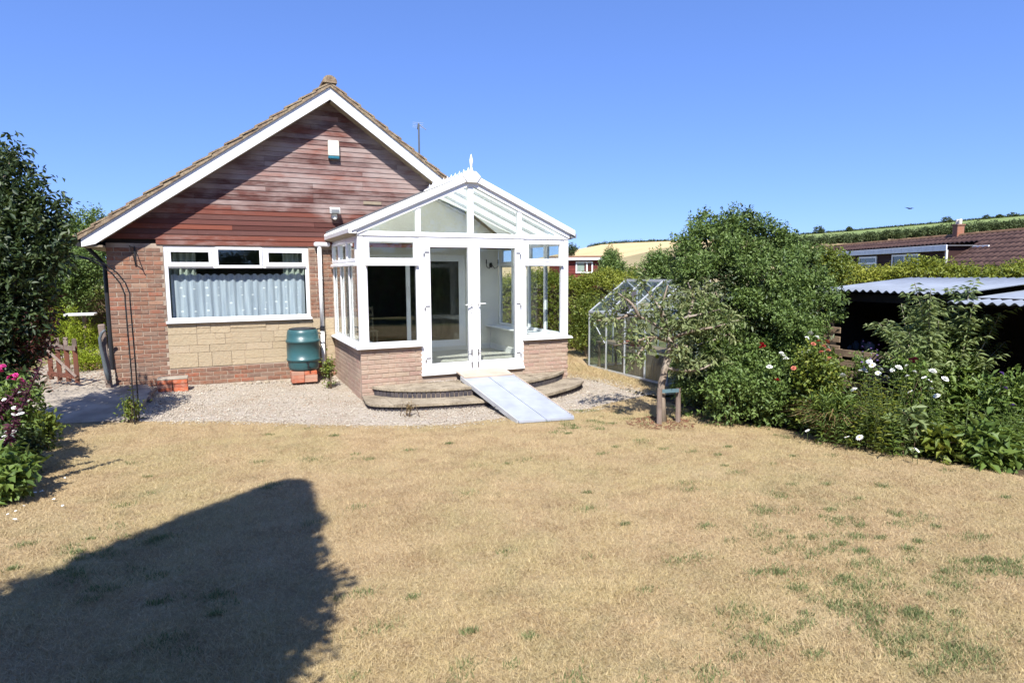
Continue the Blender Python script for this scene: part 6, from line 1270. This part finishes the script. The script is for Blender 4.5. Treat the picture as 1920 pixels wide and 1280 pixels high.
# water butt on stacked bricks
bx, by = -.63, 1.99
wb = thing('water_butt', 'green ribbed plastic water butt on a red brick stand', 'water butt', (bx, by, .09)); mb = MB()
mb.lathe([(.23, 0), (.25, .01), (.265, .06), (.275, .15), (.279, .168), (.292, .172), (.297, .195), (.292, .215), (.284, .22), (.287, .35), (.285, .50), (.297, .505), (.301, .53), (.297, .55), (.282, .556), (.274, .66), (.262, .715), (.245, .735), (.235, .738)], (bx, by, .09), 40); mb.build('barrel', M['greenp'], wb, True)
mb = MB(); mb.lathe([(.236, .735), (.238, .752), (.2, .76), (.02, .765)], (bx, by, .09), 40); mb.build('lid', M['blackp'], wb, True)
mb = MB(); mb.tube([(bx + .03, by - .27, .235), (bx + .035, by - .33, .235), (bx + .04, by - .33, .15)], .012, 8); mb.box(bx + .0, bx + .06, by - .345, by - .32, .235, .25); mb.build('tap', M['blackp'], wb)
def bstack(name, label, x0, y0, nx, rows, zb):
    t_ = thing(name, label, 'bricks', (x0 + nx * .115, y0 + .1, zb))
    for k in range(rows):
        for i in range(nx):
            for j in range(2):
                mb = MB(); xo = random.uniform(-.006, .006); mb.box(x0 + i * .226 + xo, x0 + i * .226 + .215 + xo, y0 + j * .115 + random.uniform(-.005, .005), y0 + j * .115 + .103, zb + k * .067, zb + k * .067 + .065, .004); mb.build('brick', M['brickr'], t_, loc=(x0 + i * .226 + .1, y0 + j * .115 + .05, zb + k * .067))
    return t_
bstack('brick_stand', 'red brick stand under the green water butt', -.875, 1.74, 2, 3, -.115); 
for j in range(2):
    pass
st = bstack('brick_stack', 'small stack of red bricks topped by a pale slab', -2.97, 1.78, 2, 3, -.115); mb = MB(); mb.box(-2.975, -2.52, 1.775, 2.03, .087, .118, .006); mb.build('slab', M['concrete'], st)
for k, (px, py, s_) in enumerate([(455, 716, .05), (470, 715, .045), (485, 713, .06), (500, 712, .055), (515, 714, .045), (528, 716, .04), (545, 716, .05), (440, 718, .035)]):
    q = onY(px, py, 2.2); mb = MB(); mb.lathe([(s_ * .8, 0), (s_, s_ * .35), (s_ * .7, s_ * .8), (s_ * .25, s_)], (q[0], 2.22, float(g(q[0], 2.2)) - .01), 7); ob = mb.build('rubble_stone', M['step'] if k % 2 else M['concrete']); tag(ob, 'grey rubble stone lying against the house wall base', 'stone', 'rubble along the wall base')
mb = MB(); mb.tube([(-3.02, .95, -.10), (-3.05, 1.3, -.05), (-2.98, 1.62, -.02)], [.04, .035, .03], 7); tag(mb.build('driftwood', M['oldwood']), 'short weathered branch lying at the path edge', 'branch')
# wall lamp and chair seen through the glass
q = onY(920, 497, YW); wl = thing('wall_lamp', 'dark two armed wall lamp inside the conservatory', 'lamp', (q[0], YW, q[2])); mb = MB(); mb.lathe([(.03, -.05), (.04, 0), (.03, .05)], (q[0], YW - .01, q[2]), 8); mb.build('back_plate', M['black'], wl)
for s_ in (-1, 1):
    mb = MB(); mb.tube([(q[0], YW - .03, q[2] + .03), (q[0] + s_ * .07, YW - .07, q[2] - .08), (q[0] + s_ * .14, YW - .09, q[2] - .03), (q[0] + s_ * .14, YW - .09, q[2] + .04)], .008, 6); mb.lathe([(.03, 0), (.012, .012), (.012, .08)], (q[0] + s_ * .14, YW - .09, q[2] + .04), 8); mb.build('arm', M['black'], wl)
chx, chy = 1.02, 4.3; chh = thing('dining_chair', 'ladder back wooden chair in the dim room behind the patio door', 'chair', (chx, chy, .08))
for dx in (-.2, .2):
    mb = MB(); mb.box(chx + dx - .02, chx + dx + .02, chy + .2, chy + .24, .08, 1.08, .004); mb.build('leg', M['pstem'], chh); mb = MB(); mb.box(chx + dx - .02, chx + dx + .02, chy - .2, chy - .16, .08, .52, .004); mb.build('leg', M['pstem'], chh)
mb = MB(); mb.box(chx - .23, chx + .23, chy - .22, chy + .24, .52, .55, .006); mb.build('seat', M['pstem'], chh)
for z in (.7, .85, 1.0): mb = MB(); mb.box(chx - .18, chx + .18, chy + .205, chy + .23, z, z + .06, .004); mb.build('back_slat', M['pstem'], chh)
# bird in the sky
c = D(1705, 391, 45); bi = thing('flying_bird', 'small dark bird gliding above the hill', 'bird', tuple(c)); mb = MB(); mb.tube([tuple(c - CR * .14), tuple(c), tuple(c + CR * .13 + CU * .0), tuple(c + CR * .2)], [.012, .05, .04, .008], 7); mb.build('body', M['bird'], bi)
for s_, e in ((-1, .22), (1, .20)):
    w = c + CR * s_ * .1; tip = c + CR * s_ * .36 + CU * (.09 if s_ < 0 else .02); mb = MB(); mb.add([tuple(c + CF * .08), tuple(w + CF * .1 + CU * .04), tuple(tip), tuple(w - CF * .1 + CU * .035), tuple(c - CF * .08), tuple(c - CU * .02)], [(0, 1, 3, 4), (1, 2, 3), (0, 5, 1), (5, 4, 3), (5, 3, 2, 1)]); mb.build('wing', M['bird'], bi)

# ------------------------------------------------------------------ trees and hedge behind the photographer, mirrored in the panes
hedge('privet_hedge', 'tall dark hedge closing the garden behind the photographer', [(-9, -15.5), (-2, -16.2), (5, -16.5), (12, -15)], 2.6, 1.3, 30000, .14, 'lf_bush', 201, zb=0)
for k, (x, y, h_, R) in enumerate([(-7.5, -17.5, 4.2, 2.2), (-3.2, -19, 5.0, 2.6), (1.6, -18.5, 4.4, 2.3), (6.2, -19.5, 5.2, 2.8), (11, -18, 4.6, 2.5), (-12, -16, 4.6, 2.6), (15.5, -16, 4.4, 2.4)]):
    o = thing('rear_tree', ['broad tree behind the left end of the rear hedge', 'tallest leafy tree behind the rear hedge', 'round tree behind the middle of the rear hedge', 'wide tree behind the rear hedge, right of the middle', 'full tree behind the right end of the rear hedge', 'tree at the far left corner of the garden behind the photographer', 'tree at the far right corner of the garden behind the photographer'][k], 'tree', (x, y, 0), 'trees behind the photographer')
    c = np.array([x, y, h_]); addcrown(o, lobes_fill(c, np.array([R, R, R * .9]) * .7, 10, R * .5, 210 + k) + [(c, np.array([R, R, R]) * .7), (c - np.array([0, 0, R * .7]), np.array([R, R, R]) * .5)], 7000, .2, .55, 'lf_bush', 220 + k, 'crown', per=7, shell=.4, twig=.4); trunk(o, (x, y, 0), (x, y, h_), .2, .06, [(4, (x + 1, y, h_ + .5), .06), (5, (x - 1, y, h_ + .7), .06)])
